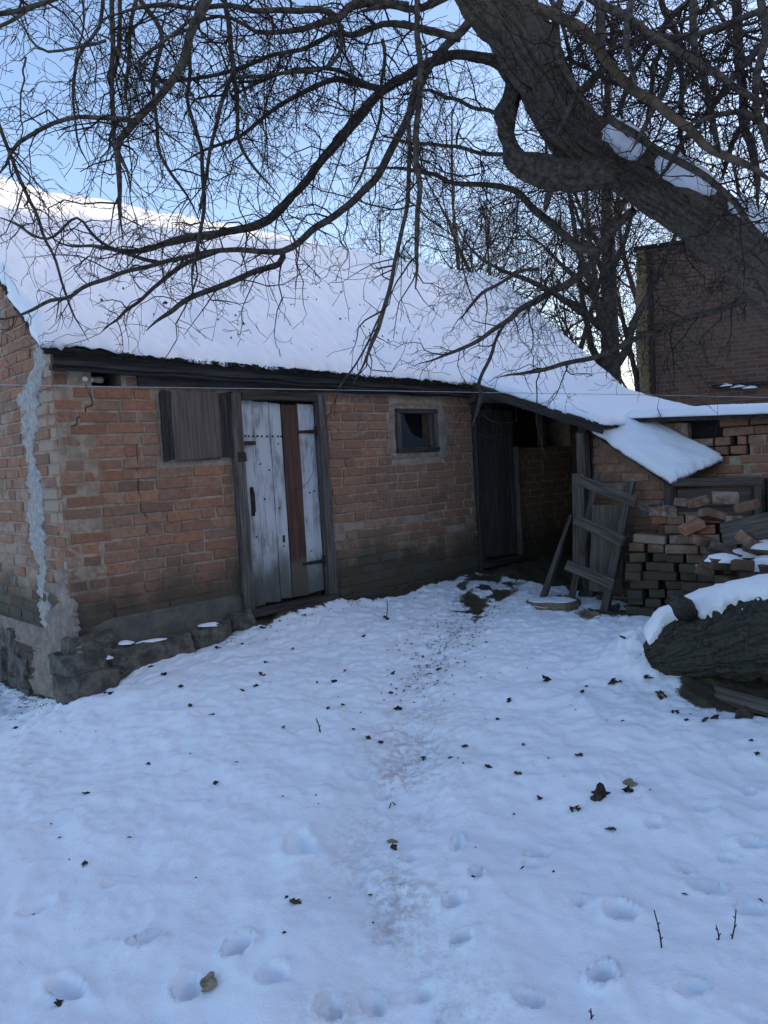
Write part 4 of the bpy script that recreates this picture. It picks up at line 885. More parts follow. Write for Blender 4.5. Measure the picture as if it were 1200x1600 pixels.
BR = [
 # the loop out of the trunk and the long bough to the left
 ([(960,268,26),(890,274,30),(838,264,30),(806,246,22),(793,214,18),(788,184,21),(799,152,16),(806,126,21),(784,103,13),(755,90,12.5),(715,85,11),(680,95,10.5),(640,115,10),(592,146,10),(540,205,9.5),(480,283,9),(440,325,8.5),(405,350,8),(360,362,7),(320,368,7),(270,378,6.5),(213,392,6),(150,386,5),(96,380,4),(55,345,3)], 3.2, 3.75),
 ([(745,20,11),(700,67,10),(670,105,9),(648,160,9),(615,230,8.5),(576,293,8.5),(533,330,8),(480,368,7.5),(443,392,7),(390,390,6),(341,392,5.5),(300,400,5),(256,410,5),(187,427,5),(120,455,4.5),(53,483,4),(0,500,4),(-60,518,3)], 3.1, 4.1),
 ([(443,392,7),(437,411,7),(373,432,6.5),(299,464,6),(260,492,5.5),(229,517,5)], 3.75, 3.95),
 ([(341,392,5.5),(283,416,5),(213,470,4),(180,496,3.5),(157,517,3)], 3.85, 4.0),
 ([(256,410,4.5),(200,396,4),(150,372,3.5),(120,340,3),(75,372,3),(20,350,2.5),(-30,330,2)], 3.9, 3.8),
 # upper boughs
 ([(720,60,9),(640,40,8),(600,37,6.5),(550,52,6),(520,53,5.5),(500,67,5),(433,87,4.5),(370,107,4.5),(300,120,4),(240,126,3.5),(180,118,3)], 3.05, 2.9),
 ([(640,10,8),(590,5,8),(560,8,9),(545,14,9),(528,32,8),(490,42,6.5),(433,48,5.5),(400,47,5),(340,30,4),(300,45,3.5),(240,75,3)], 2.95, 2.7),
 ([(528,32,7),(500,20,6.5),(467,15,6.5),(417,13,6),(360,14,5.5),(300,16,5),(230,12,4),(150,30,3)], 2.85, 2.6),
 ([(528,32,5),(531,57,4.5),(533,77,4.5),(520,103,4.5),(500,112,4.5),(450,115,4),(400,120,4),(370,123,4),(310,150,3)], 2.9, 2.8),
 ([(597,137,8),(550,130,7),(507,133,6),(450,157,5),(410,183,4.5),(367,217,4),(327,233,3.5),(280,262,3)], 3.25, 3.1),
 ([(597,140,6),(540,118,5),(480,108,4),(430,118,3.5),(380,140,3),(345,165,2.5)], 3.25, 3.0),
 ([(348,-40,6),(352,20,6),(357,60,6),(365,113,5.5),(370,150,4.5),(378,217,4),(400,260,3.5),(440,313,3)], 2.7, 3.0),
 ([(365,118,5),(350,150,5),(335,195,4.5),(325,235,4),(318,290,3.5),(308,340,3)], 2.8, 3.0),
 ([(350,-60,12),(327,0,11),(297,55,10),(275,118,9),(239,162,8),(214,187,8),(192,220,7.5),(187,261,6.5),(190,316,5.5),(196,370,4.5)], 2.5, 2.8),
 ([(214,187,6),(170,179,5.5),(124,183,5),(82,195,5),(33,225,4.5),(12,258,4),(-15,285,3.5)], 2.65, 2.75),
 ([(-40,25,6),(0,22,6),(50,14,6),(90,-4,5),(130,-30,4)], 2.4, 2.5),
 ([(-30,60,4),(0,42,4),(30,27,3.5),(55,12,3)], 2.4, 2.45),
 ([(176,-30,6),(175,40,5.5),(176,82,5.5),(179,138,5.5),(181,192,5),(187,235,5),(200,268,4.5),(205,300,4)], 2.6, 2.75),
 ([(186,-30,5),(187,40,5),(184,100,4.5),(178,150,4)], 2.7, 2.7),
 ([(212,-30,6),(222,5,6),(248,55,5.5),(245,110,5),(242,151,4.5),(245,206,4),(248,242,4),(278,289,3.5),(300,320,3.5),(318,360,3)], 2.6, 2.9),
 ([(214,0,5),(206,50,4.5),(205,100,4.5),(200,140,4),(206,180,3)], 2.7, 2.7),
 ([(294,70,5),(295,110,4.5),(296,154,4.5),(311,220,4.5),(316,248,4.5),(319,330,4.5),(310,375,4),(300,430,4),(302,465,3.5)], 2.75, 3.3),
 ([(0,195,4.5),(20,250,4),(40,300,4),(62,350,3.5),(85,410,3),(110,480,2.5),(140,532,2)], 3.0, 3.4),
 ([(160,-10,4),(152,40,4),(125,80,3.5),(112,130,3.5),(115,170,3),(125,215,2.5),(145,270,2.2)], 2.6, 2.7),
 ([(165,62,3.5),(120,70,3),(80,80,3),(45,60,2.5),(30,30,2)], 2.5, 2.5),
 ([(300,30,4),(270,52,3.5),(230,85,3.5),(200,100,3),(170,60,3),(140,50,2.5)], 2.6, 2.5),
 # hanging shoots in the middle
 ([(652,-20,7),(655,60,7),(657,150,7),(652,250,6.5),(655,330,6),(652,400,6.5),(648,452,7)], 2.9, 3.0),
 ([(645,120,6),(640,180,5.5),(637,290,5),(624,373,5),(602,470,5),(582,535,5),(566,575,4.5),(552,605,4)], 3.0, 3.4),
 ([(595,60,4.5),(600,120,4),(590,200,3.5),(570,260,3),(545,310,3)], 3.2, 3.4),
 # right: the lower boughs
 ([(990,330,10),(965,352,10),(940,375,10),(922,412,9),(885,443,8.5),(850,463,8),(815,484,7),(780,512,5.5),(750,530,5),(700,552,4),(650,572,3.5)], 3.4, 4.3),
 ([(938,392,9),(915,390,9.5),(895,378,9.5),(868,352,9),(840,332,8.5),(815,305,7.5),(785,294,6.5),(740,288,5.5),(700,284,5),(650,270,4.5),(600,260,4),(560,262,3)], 3.5, 3.9),
 ([(868,285,8),(858,310,8),(854,335,7)], 3.25, 3.4),
 ([(1200,455,8),(1155,470,8),(1110,487,7.5),(1075,497,7),(1000,527,6.5),(960,548,6),(920,560,5.5),(850,576,5),(800,586,4),(770,592,3)], 3.6, 4.6),
 ([(785,240,5),(740,236,4.5),(690,226,4),(640,222,3.5),(600,216,3)], 3.3, 3.8),
 ([(785,185,5),(745,172,4.5),(700,152,4),(665,142,3.5),(620,150,3)], 3.3, 3.7),
 ([(840,420,4),(800,430,4),(750,460,3.5),(720,500,3)], 4.0, 4.3),
 ([(790,500,3),(762,560,4),(748,600,4),(750,620,4.5),(745,640,4.5),(737,668,4)], 4.6, 5.2),
 ([(602,470,2.5),(585,520,2.2),(548,580,2.2),(530,610,2.0),(522,650,1.8)], 3.35, 3.7),
 # thicket in the upper right
 ([(842,10,12),(900,37,12),(925,62,12),(950,104,11),(992,137,11),(1033,167,10),(1075,196,10),(1117,233,9),(1179,267,8),(1240,300,7)], 2.9, 2.6),
 ([(905,-20,10),(933,0,10),(992,37,10),(1046,79,10),(1117,117,9),(1158,146,8),(1230,175,7)], 2.8, 2.6),
 ([(1140,-40,12),(1150,0,11),(1154,83,11),(1162,146,10),(1175,250,9),(1190,330,8)], 3.0, 3.1),
 ([(930,-30,12),(937,0,11),(942,83,10),(946,110,9)], 3.0, 2.95),
 ([(1046,79,8),(1046,104,8),(1033,146,7),(1010,200,6),(985,240,5)], 2.7, 3.0),
 ([(950,104,10),(920,130,9),(890,170,8),(872,205,8)], 2.9, 3.05),
 ([(985,-10,8),(975,50,8),(985,110,7),(990,140,6)], 2.7, 2.7),
 ([(1085,-20,9),(1080,60,8),(1100,120,8),(1120,200,7),(1130,260,6)], 2.75, 2.9),
 ([(1200,60,8),(1150,120,8),(1110,170,7),(1060,230,6),(1020,290,5)], 2.8, 3.2),
 ([(1200,20,8),(1120,45,7),(1060,62,7),(1000,60,6),(930,90,5)], 2.9, 2.9),
 ([(1030,-20,7),(1055,60,7),(1070,130,6),(1060,200,6),(1075,260,5)], 3.2, 3.3),
 ([(1215,210,8),(1170,180,7),(1120,180,6),(1075,196,6)], 2.7, 2.6),
 ([(880,-20,8),(870,40,8),(880,90,8),(900,130,7),(930,180,6)], 2.95, 2.9),
 ([(1190,-10,9),(1195,60,9),(1180,140,8),(1200,230,7),(1230,300,7)], 2.6, 2.7),
 ([(1100,-20,7),(1040,40,7),(1000,100,6),(970,160,6),(960,220,5)], 3.3, 3.3),
 ([(1240,120,7),(1190,160,6),(1150,215,6),(1120,290,5)], 3.2, 3.4),
 ([(700,-10,9),(650,15,8),(610,10,7),(560,20,6)], 3.0, 2.9),
 ([(950,180,9),(990,205,9),(1030,235,8),(1080,260,8),(1140,310,7),(1190,370,7),(1220,400,7)], 3.0, 2.9),
]
rb = random.Random(3)
for _ in range(34):                                              # more of the same tangle
    x, y = rb.uniform(840, 1240), rb.uniform(-60, 120); ang = rb.gauss(math.pi/2, .75); L = rb.uniform(90, 260); pts = []; w = rb.uniform(2.5, 6)
    for i in range(6):
        pts.append((x, y, w*(1-.1*i))); ang += rb.gauss(0, .25); x += math.cos(ang)*L/5; y += math.sin(ang)*L/5
    BR.append((pts, rb.uniform(2.6, 4.0), rb.uniform(2.7, 4.4)))
for _ in range(26):                                              # thin hanging shoots over the left half
    x, y = rb.uniform(20, 560), rb.uniform(-60, 140); ang = rb.gauss(math.pi/2, .55); L = rb.uniform(120, 330); pts = []; w = rb.uniform(1.3, 2.6)
    for i in range(7):
        pts.append((x, y, w*(1-.09*i))); ang += rb.gauss(0, .22); x += math.cos(ang)*L/6; y += math.sin(ang)*L/6
    BR.append((pts, rb.uniform(2.6, 3.4), rb.uniform(2.7, 3.8)))
for _ in range(44):                                              # thin shoots hanging below the trunk on the right
    x, y = rb.uniform(640, 1180), rb.uniform(230, 420); ang = rb.gauss(math.pi/2, .9); L = rb.uniform(90, 240); pts = []; w = rb.uniform(1.0, 2.2)
    for i in range(7):
        pts.append((x, y, w*(1-.09*i))); ang += rb.gauss(0, .25); x += math.cos(ang)*L/6; y += math.sin(ang)*L/6
    d0 = rb.uniform(3.4, 4.4); BR.append((pts, d0, d0+rb.uniform(.1, .9)))
tw = MB(); tw2 = MB()
for k, (rows, d0, d1) in enumerate(BR):
    pts, rad = traced(rows, d0, d1, .035 if k else .025, .013 if k else .006, .72 if k else .82, True)
    tan = k == 38
    mb, _v = bark_tube(pts, rad, 40 if k == 0 else 9, .014 if k == 0 else .0022, 20+k)
    mb.build('branch', M['tanbranch' if tan else 'branch'], big, True)
    left = rows[0][0] < 780 or rows[-1][0] < 780
    ev = .056 if left else .050
    if rows[0][2] < 2.7: ev = .05
    if k in (36, 37): ev = .12
    twigs_on(tw, pts, rad, tr, ev, .07, .36, 2, .0050, 3, .10 if left else .02, 0, .34, .04 if k else .35, .0012)
twigs_on(tw, tp, trad, tr, .042, .08, .42, 2, .0050, 3, .06, 0, .30, .15)
kind(tw.build('twigs', M['twig'], big), 'stuff')
# snow along the upper side of the trunk
def trunk_snow(i0, i1, seed):
    idx = np.arange(i0, i1); P_ = tp[idx]; R_ = trad[idx]; T_ = np.gradient(P_, axis=0); T_ /= np.linalg.norm(T_, axis=1, keepdims=True)
    up = np.array([-.25, -.82, .60]); up = up-T_*(T_ @ up)[:, None]; up /= np.linalg.norm(up, axis=1, keepdims=True); sd_ = np.cross(T_, up)
    m_ = 15; f = np.linspace(0, 1, len(idx)); wid = .54*np.sin(math.pi*np.clip(f, .0, 1))**.35*(1+.5*noise3(np.stack([f*len(idx)*.09, f*0, f*0], -1), seed))
    V = np.zeros((len(idx), m_, 3))
    for j in range(m_):
        a = (j/(m_-1)*2-1); ang = a*wid; th = .046*(1-abs(a)**2.5)+.006
        V[:, j] = P_+(up*np.cos(ang)[:, None]+sd_*np.sin(ang)[:, None])*((R_+th)[:, None])
    V += .006*fbm(V*22, seed, 3)[..., None]; V[:, 0] = P_+(up*np.cos(-wid)[:, None]+sd_*np.sin(-wid)[:, None])*(R_-.03)[:, None]; V[:, -1] = P_+(up*np.cos(wid)[:, None]+sd_*np.sin(wid)[:, None])*(R_-.03)[:, None]
    V[0] = P_[0]+up[0]*(R_[0]-.03); V[-1] = P_[-1]+up[-1]*(R_[-1]-.03)
    mb = MB(); mb.grid(V); o = mb.build('snow_strip', M['snow'], big, True); recalc(o.data)
px_of = np.array([seen(p+BI)[0] for p in tp])
def ix(px): return int(np.argmin(np.abs(px_of[:len(px_of)*2//3]-px)))
for a, b, sdd in ((1260, 1098, 1), (1088, 992, 2), (988, 912, 3)):
    i0, i1 = sorted((ix(a), ix(b)));
    if i1-i0 > 4: trunk_snow(i0, i1, 300+sdd)

# --- bare trees behind the shed
def bare_tree(px, depth, H, seed, label, rt=.14, nb=22, lean=0.0, low=.22, spread=.45, dens=1.0):
    r = random.Random(seed); b = at(px, 700, depth); b[2] = .15
    t = empty('bare_tree', tuple(b)); tag(t, label, 'tree', 'bare trees behind the shed')
    pts, _ = wander((0, 0, -.2), (lean, 0, 1), H, 14, r, .05, 0, .02); rad = np.linspace(rt, rt*.15, 15)
    mb = MB(); mb.tube(pts, rad, 10); mb.build('trunk', M['fartrunk'], t, True)
    lm = MB(); tm = MB()
    for i in range(nb):
        f = low+(1-low)*(i+r.random())/nb; s_ = f*14; j = min(int(s_), 13); p = pts[j]+(pts[j+1]-pts[j])*(s_-j)
        a = r.uniform(0, 2*math.pi); d = np.array([math.cos(a), math.sin(a), r.uniform(.35, 1.4)]); L = H*spread*(1.15-f)*r.uniform(.6, 1.2)+.4; rr0 = max(.012, rt*(1-f)*.55)
        q, _ = wander(p, d, L, 8, r, .16, 0, .07); rr = np.linspace(rr0, .007, 9); lm.tube(q, rr, 5, False)
        twigs_on(tm, q, rr, r, .155/dens, .35, 1.15, 2, .012, 3, -.02, .02, .20, .08, .0034)
    lm.build('boughs', M['fartrunk'], t, True); kind(tm.build('crown', M['fartwig'], t), 'stuff')
    return t
bare_tree(958, 11.5, 8.0, 1, 'dark bare tree with a straight trunk left of the brick house', .20, 24, 0, .30, .42)
bare_tree(803, 12.5, 6.0, 2, 'bare tree rising behind the far end of the shed roof', .10, 22, -.05, .18, .5)
bare_tree(715, 17, 9.0, 3, 'slender pale bare tree behind the middle of the shed roof', .10, 22, -.08, .2, .4)
bare_tree(880, 15, 7.0, 4, 'bare tree between the straight dark trunk and the shed roof', .09, 22, .03, .15, .5)
bare_tree(1060, 21, 9.5, 5, 'bare tree standing behind the left part of the brick house', .16, 22, 0, .25, .45)
bare_tree(1170, 20, 9.5, 6, 'bare tree standing behind the brick house at the right edge', .16, 22, 0, .25, .5)
bare_tree(600, 20, 8.0, 7, 'distant bare tree behind the shed ridge near the hanging branches', .10, 20, .05, .2, .45)
bare_tree(760, 20, 8.5, 8, 'distant bare tree between the slender pale tree and the roof end', .11, 20, 0, .2, .5)
bare_tree(1010, 17.5, 7.5, 9, 'bare tree just beside the painted sunlit corner of the brick house', .10, 22, -.05, .2, .5)

# ================================================================== fallen log
LG = empty('fallen_log', (LOG_A[0], LOG_A[1], gz(*LOG_A)-.02)); tag(LG, 'thick fallen log with furrowed bark under a cap of snow', 'log')
lo = np.array(LG.location)
la = np.array([(LOG_A[0]-.03, LOG_A[1]+.02, .30), (LOG_A[0]+.06, LOG_A[1]-.02, .345), (LOG_A[0]+.2, LOG_A[1]-.06, .395), (LOG_A[0]+.6, LOG_A[1]-.18, .455), (LOG_A[0]+1.2, LOG_A[1]-.36, .48), (LOG_B[0], LOG_B[1], .50)])
lr = [.085, .15, .205, .265, .29, .305]
q = smooth_line(np.column_stack([la, lr]), .018); lp, lrad = q[:, :3]-lo, q[:, 3]
mb, LV = bark_tube(lp, lrad, 260, .016, 90, 13.0, 4.5); mb.build('log_body', M['logbark'], LG, True)
def log_snow():
    n = int(len(lp)*.99); idx = np.arange(2, n); P_ = lp[idx]; R_ = lrad[idx]; T_ = np.gradient(P_, axis=0); T_ /= np.linalg.norm(T_, axis=1, keepdims=True)
    up = np.array([0, .18, 1.0]); up = up-T_*(T_ @ up)[:, None]; up /= np.linalg.norm(up, axis=1, keepdims=True); sd_ = np.cross(T_, up)
    L = np.concatenate([[0], np.cumsum(np.linalg.norm(np.diff(P_, axis=0), axis=1))]); m_ = 41; V = np.zeros((len(idx), m_, 3))
    lo_w = .76+.16*noise3(np.stack([L*5, L*0, L*0], -1), 401)+.14*noise3(np.stack([L*19, L*0, L*0+4], -1), 402)+.10*noise3(np.stack([L*55, L*0, L*0+4], -1), 404); hi_w = .75+.1*noise3(np.stack([L*6, L*0+9, L*0], -1), 403)
    bite = np.exp(-((L-.16)/.09)**2); lo_w = lo_w*(1-.6*bite)
    for j in range(m_):
        a = j/(m_-1)*2-1; ang = np.where(a < 0, a*hi_w, a*lo_w); th = .046*(1-abs(a)**2.6)+.006
        V[:, j] = P_+(up*np.cos(ang)[:, None]+sd_*np.sin(ang)[:, None])*((R_+.010+th)[:, None])
    V += (.012*fbm(V*9, 410, 3)+.004*fbm(V*45, 411, 2))[..., None]*np.array([0, .3, 1.0])
    for e_ in (0, -1):
        V[:, e_] = V[:, 1 if e_ == 0 else -2]*.25+P_*.75+0*V[:, e_]
    V[0] = P_[0]; V[-1] = P_[-1]
    mb = MB(); mb.grid(V); o = mb.build('snow_cap', M['snow'], LG, True); recalc(o.data)
log_snow()
cr = random.Random(8); cm = MB()
for _ in range(85):
    i = cr.randrange(4, len(lp)-4); a = .5+abs(cr.gauss(0, .16)); T_ = lp[i+1]-lp[i]; T_ /= np.linalg.norm(T_); up = np.array([0, .18, 1.0]); up -= T_*(T_ @ up); up /= np.linalg.norm(up); sd_ = np.cross(T_, up)
    p = lp[i]+(up*math.cos(a)+sd_*math.sin(a))*(lrad[i]+.002); r_ = cr.uniform(.003, .014)*(1.3-a*.6)
    v = np.array([(1, 0, 0), (-1, 0, 0), (0, 1, 0), (0, -1, 0), (0, 0, 1), (0, 0, -1)])*r_*np.array([cr.uniform(.7, 1.5), 1, .8])+p
    cm.add(v, [(0, 2, 4), (2, 1, 4), (1, 3, 4), (3, 0, 4), (2, 0, 5), (1, 2, 5), (3, 1, 5), (0, 3, 5)])
kind(cm.build('snow_crumbs', M['snow'], LG), 'stuff')
mb, _ = bark_tube(np.array([at(1072, 955, 4.20), at(1064, 945, 4.10), at(1056, 938, 4.02)])-lo, np.array([.07, .058, .05]), 16, .008, 95); mb.build('broken_stub', M['logbark'], LG, True)
# ================================================================== stacked bricks by the lean-to
pile = empty('brick_pile', (1.90, 6.0, .18), R(-30)); tag(pile, 'heap of loosely stacked old bricks in front of the lean-to', 'brick pile')
PM = Matrix.Translation((1.90, 6.0, .18)) @ Matrix.Rotation(R(-30), 4, 'Z')
pr = random.Random(21)
PPAL = [(.20, .105, .07), (.24, .12, .075), (.18, .11, .08), (.27, .125, .075), (.16, .09, .065), (.21, .13, .095), (.30, .125, .07)]
def loose(parent, Mx, head=False, name='brick', L=None):
    me = pr.choice(BR_H if head else BR_S); o = bpy.data.objects.new(name, me); col.objects.link(o); o.parent = parent
    o.matrix_local = Mx; c = np.array(pr.choice(PPAL))*pr.uniform(.75, 1.25); o.color = (*c, pr.uniform(.2, .7)); return o
def top_of(x): return np.interp(x, [-.05, .06, .12, .35, .6, .8, 1.0, 1.2, 1.6], [.42, .66, .80, .80, .86, .80, .62, .55, .45])
for deep in range(2):
    z = 0.0; k = 0
    while z < .95:
        x = -.04+pr.uniform(-.02, .03)+(.05 if z > .38 else 0)+.02*deep
        while x < 1.45:
            head = pr.random() < .80; L = BW if head else BL
            if z+.05 < top_of(x+L/2)-.05*deep:
                yb = deep*.25+pr.uniform(-.035, .035)+.02*math.sin(z*9)+(.03*z)
                rz = (math.pi/2 if head else 0)+pr.gauss(0, .11); 
                # headers show their end: a stretcher turned into the pile
                Mx = Matrix.Translation((x+L/2, yb+(BL/2 if head else BW/2), z+BH/2+.002+pr.uniform(0, .004))) @ Matrix.Rotation(rz, 4, 'Z') @ Matrix.Rotation(pr.gauss(0, .025), 4, 'X') @ Matrix.Rotation(pr.gauss(0, .03), 4, 'Y')
                if pr.random() > .05: loose(pile, Mx @ Matrix.Diagonal((pr.uniform(.55, 1.0) if pr.random() < .4 else 1, 1, pr.uniform(.93, 1.04), 1)), False)
            x += L+pr.uniform(.004, .020)
        z += BH+.006; k += 1
for (x, y, z, a, b, c) in ((.30, .06, .83, .3, .3, .2), (.52, .04, .90, -.5, .35, -.3), (.42, .12, .88, 1.1, .1, .4), (.62, .02, .80, .7, -.3, .5), (.70, .10, .92, .2, .5, .1), (.85, .05, .86, -.3, .2, -.4), (.55, -.07, .62, .9, .5, .3), (.66, -.06, .56, .3, -.5, .6), (.78, -.05, .70, -.6, .3, .2), (.95, .0, .72, .4, .1, -.2), (1.1, .05, .62, -.4, .2, .3), (.25, .0, .84, -.2, .1, .0), (.48, -.05, .72, .5, .2, -.6)):
    loose(pile, Matrix.Translation((x, y, z)) @ Euler((b*.6, c*.6, a)).to_matrix().to_4x4() @ Matrix.Diagonal((.42+.35*((x*37) % 1), .95, .95, 1)))
mb = MB(); mb.box((.06, .18, -.1), (1.4, .46, .42), .02); mb.build('rubble_core', M['soil'], pile)
o = stone('stone', .17, .05, .86, .16, .12, .07, M['stone'], pile, 91)
# snowy boards and bricks at the right edge
rb_ = empty('rubble_heap', tuple(at(1170, 900, 4.9)*[1, 1, 0]+[0, 0, .2])); tag(rb_, 'heap of snowy bricks and rubble behind the fallen log', 'rubble')
ro = np.array(rb_.location)
for k, (px, py, d, a, b, c) in enumerate(((1132,880,4.85,.2,.1,.1),(1155,885,4.8,1.4,.1,.2),(1178,852,4.9,.5,.5,.5),(1195,860,4.85,-.4,-.4,.3),(1110,890,5.0,.9,.2,.1),(1205,885,4.8,.2,.2,.0),(1150,905,4.85,.4,0,0),(1185,900,4.8,-.2,.1,.1),(1215,905,4.8,.8,.1,0),(1165,872,4.95,.1,.3,.2))):
    loose(rb_, Matrix.Translation(at(px, py, d)-ro) @ Euler((b, c, a)).to_matrix().to_4x4())
mb = MB()
V = np.zeros((12, 20, 3))
for i in range(12):
    a_ = i/11*math.pi*.5
    for j in range(20): V[i, j] = (math.sin(a_)*math.cos(j*math.pi/10)*.42, math.sin(a_)*math.sin(j*math.pi/10)*.30, math.cos(a_)*.46)
V = V*(1+.15*fbm(V*5, 77, 3))[..., None]; mb.grid(V, True, True); core_ = mb.build('rubble_core', M['soil'], rb_, False); core_.location = (.12, .12, -.05)
for k, (px, py, d, sx_, sz_) in enumerate(((1132,880,4.85,.13,.05),(1178,852,4.9,.09,.04),(1195,860,4.85,.10,.05),(1205,885,4.8,.12,.06),(1165,872,4.95,.12,.05),(1110,890,5.0,.09,.03),(1180,893,4.8,.12,.06))):
    snow_blob('snow_clump', rb_, *(at(px, py, d)-ro+[0, 0, .012]), sx_, .075, sz_, 120+k, .1)
bd = plank('snowy_board', at(1128, 836, 5.0), at(1240, 812, 4.7), .16, .03, M['wood'], None, R(75), 131); tag(bd, 'weathered board under snow poking out above the rubble heap', 'board')
sb = snow_blob('board_snow', bd, 0, 0, 0, .09, .22, .04, 133); sb.matrix_local = bd.matrix_local.inverted() @ Matrix.Translation(Vector(at(1185, 822, 4.83))+Vector((0, 0, .0))) @ Matrix.Rotation(R(-20), 4, 'Z') @ Matrix.Rotation(R(90), 4, 'Z')
# ================================================================== ladder, poles, boards by the porch
ladder = empty('wooden_ladder', tuple(hitg(905, 940))); tag(ladder, 'rickety grey wooden ladder leaning beside the porch post', 'ladder')
lo2 = np.array(ladder.location)
r1a, r1b = hitg(890, 938)-lo2, at(934, 738, 6.72)-lo2; r2a, r2b = hitg(943, 954)-lo2, at(986, 752, 6.35)-lo2
r1b = at(934, 738, 6.50)-lo2; 
plank('rail', r1a-[0, 0, .05], r1b, .085, .05, M['wood'], ladder, R(20), 140); plank('rail', r2a-[0, 0, .05], r2b, .07, .05, M['wood'], ladder, R(20), 141)
for k, (a, b, c, d) in enumerate(((904,750,994,784),(899,812,974,846),(884,882,960,914))):
    plank('rung', at(a, b, 6.36-.06*k)-lo2, at(c, d, 6.06-.02*k)-lo2, .03, .085 if k else .08, M['wood'], ladder, 0, 142+k)
pole = plank('leaning_pole', hitg(845, 934)-[0, 0, .05], at(893, 806, 7.0), .055, .05, M['wood'], None, .3, 150, .6); tag(pole, 'thin grey pole leaning in the dark porch', 'pole')
bb = plank('upright_board', at(905, 885, 6.6), at(903, 742, 6.62), .10, .03, M['wood'], None, R(20), 151); tag(bb, 'short upright board nailed to the porch post above the ladder rung', 'board')
b2 = plank('grey_panel', at(946, 925, 6.42), at(950, 790, 6.42), .26, .02, M['plywood'], None, R(38), 152); tag(b2, 'flat grey panel standing behind the ladder', 'panel')
b3 = plank('split_board', hitg(1105, 1072)+[0, 0, -.03], hitg(1260, 1130)+[0, 0, .02], .09, .03, M['palewood'], None, R(20), 153); tag(b3, 'split pale board lying on bare soil under the log', 'board')
# ================================================================== round lid and pan in the snow
def disc(name, px, py, R_, h_, label, cat, tilt, snow=True):
    p = hitg(px, py); t = empty(name, (p[0], p[1], gz(p[0], p[1])-.01)); t.rotation_euler = (tilt, .04, .3); tag(t, label, cat)
    prof = [(R_*.9, -.03), (R_*.98, -.03), (R_, .0), (R_, h_), (R_*.97, h_+.008), (R_*.9, h_), (R_*.88, h_-.012), (.0, h_-.014)]
    V = np.array([[(r_*math.cos(a)*(1+.01*math.sin(3*a)), r_*math.sin(a), z+.003*math.sin(5*a)) for a in np.linspace(0, 2*math.pi, 40, endpoint=False)] for r_, z in prof]); mb = MB(); mb.grid(V, True, True); mb.build('rim', M['rim'], t, True)
    if snow:
        rr = np.linspace(0, R_*1.0, 14); V = np.array([[(r_*math.cos(a), r_*math.sin(a), h_+.018*(1-(r_/R_)**6)+.002) for a in np.linspace(0, 2*math.pi, 48, endpoint=False)] for r_ in rr]); V[..., 2] += .008*fbm(V*14, 170, 3); V[-1, :, 2] -= .03
        mb = MB(); mb.grid(V, True); mb.build('snow_cover', M['snow'], t, True)
    return t
disc('round_lid', 863, 946, .215, .05, 'round lid with ochre rim covered in snow, near the ladder foot', 'lid', R(-3))
disc('shallow_pan', 922, 962, .085, .03, 'small shallow pan half sunk in snow beside the round lid', 'pan', R(10), False)
for k, (px, py, w) in enumerate(((915,935,.07),(900,945,.05),(940,940,.05),(985,948,.06),(960,950,.05))):
    p = hitg(px, py); o = stone('loose_stone', p[0], p[1], gz(p[0], p[1])+.01, w*1.6, w, w*.9, M['stone'], None, 180+k); tag(o, ('squarish grey stone behind the shallow pan', 'flat grey stone touching the round lid rim', 'grey stone between the ladder rails', 'rightmost grey stone at the foot of the brick pile', 'grey stone just right of the ladder foot')[k], 'stone', 'stones at the ladder foot')
# ================================================================== wire
wp = [at(-60, 600, 4.55), at(160, 604, 4.62), at(450, 608, 4.9), at(740, 613, 5.3), at(1000, 617, 5.6), at(1260, 622, 5.8)]
mb = MB(); mb.tube(smooth_line(wp, .2), [.0022]*len(smooth_line(wp, .2)), 6); tag(mb.build('stretched_wire', M['wire']), 'thin pale wire stretched across the front of the shed', 'wire')

# ================================================================== scraps on the snow
LEAF = []
for k in range(6):
    r = random.Random(500+k); mb = MB()
    for _ in range(r.randint(3, 5)):
        c = np.array([r.uniform(-.012, .012), r.uniform(-.012, .012), r.uniform(.002, .012)]); a = r.uniform(0, 6.28); L_, w_ = r.uniform(.010, .022), r.uniform(.006, .011)
        d = np.array([math.cos(a), math.sin(a), r.uniform(-.2, .6)]); s_ = np.array([-math.sin(a), math.cos(a), r.uniform(-.4, .4)]); u_ = np.array([0, 0, r.uniform(.003, .010)])
        mb.add([c-d*L_, c+s_*w_+u_, c+d*L_, c-s_*w_+u_*.6, c-u_], [(0, 1, 3), (1, 2, 3), (0, 4, 1), (1, 4, 2), (2, 4, 3), (3, 4, 0)])
    me = mb.mesh('leaf_scrap'); me.materials.append(M['brownleaf' if k % 3 == 1 else 'leaf']); LEAF.append(me)
Z6 = [(700,160),(770,155),(710,200),(820,135),(855,205),(890,115),(315,340),(195,370),(750,325),(710,340),(770,295),(620,405),(560,390),(1005,375),(1035,445),(960,395),(1010,275),(1065,175),(1130,115),(1150,280),(980,315),(930,320),(830,450),(250,640),(630,605),(435,540),(480,275),(530,320),(45,440),(780,262),(1080,470),(1115,480),(170,1250),(250,850),(870,980),(440,262),(640,215)]
Z7 = [(15,175),(85,118),(155,185),(120,205),(100,280),(185,220),(375,200),(550,315),(655,348),(745,325),(770,320),(850,315),(885,360),(775,258),(485,503),(470,590),(530,652),(635,688),(740,748),(790,650),(1150,498),(1170,535),(410,425),(440,370),(310,495),(115,375),(95,330),(30,470),(65,480),(930,418),(1015,435),(1045,425),(380,572),(645,545),(670,325),(235,270),(190,515),(270,530),(960,440)]
spots = [(x/1.875, 900+y/1.875) for x, y in Z6]+[(560+x/1.875, 900+y/1.875) for x, y in Z7]
BIGS = {0, 1, 6, 10, 13, 11, 44, 45, 46, 48, 49}
scraps = []
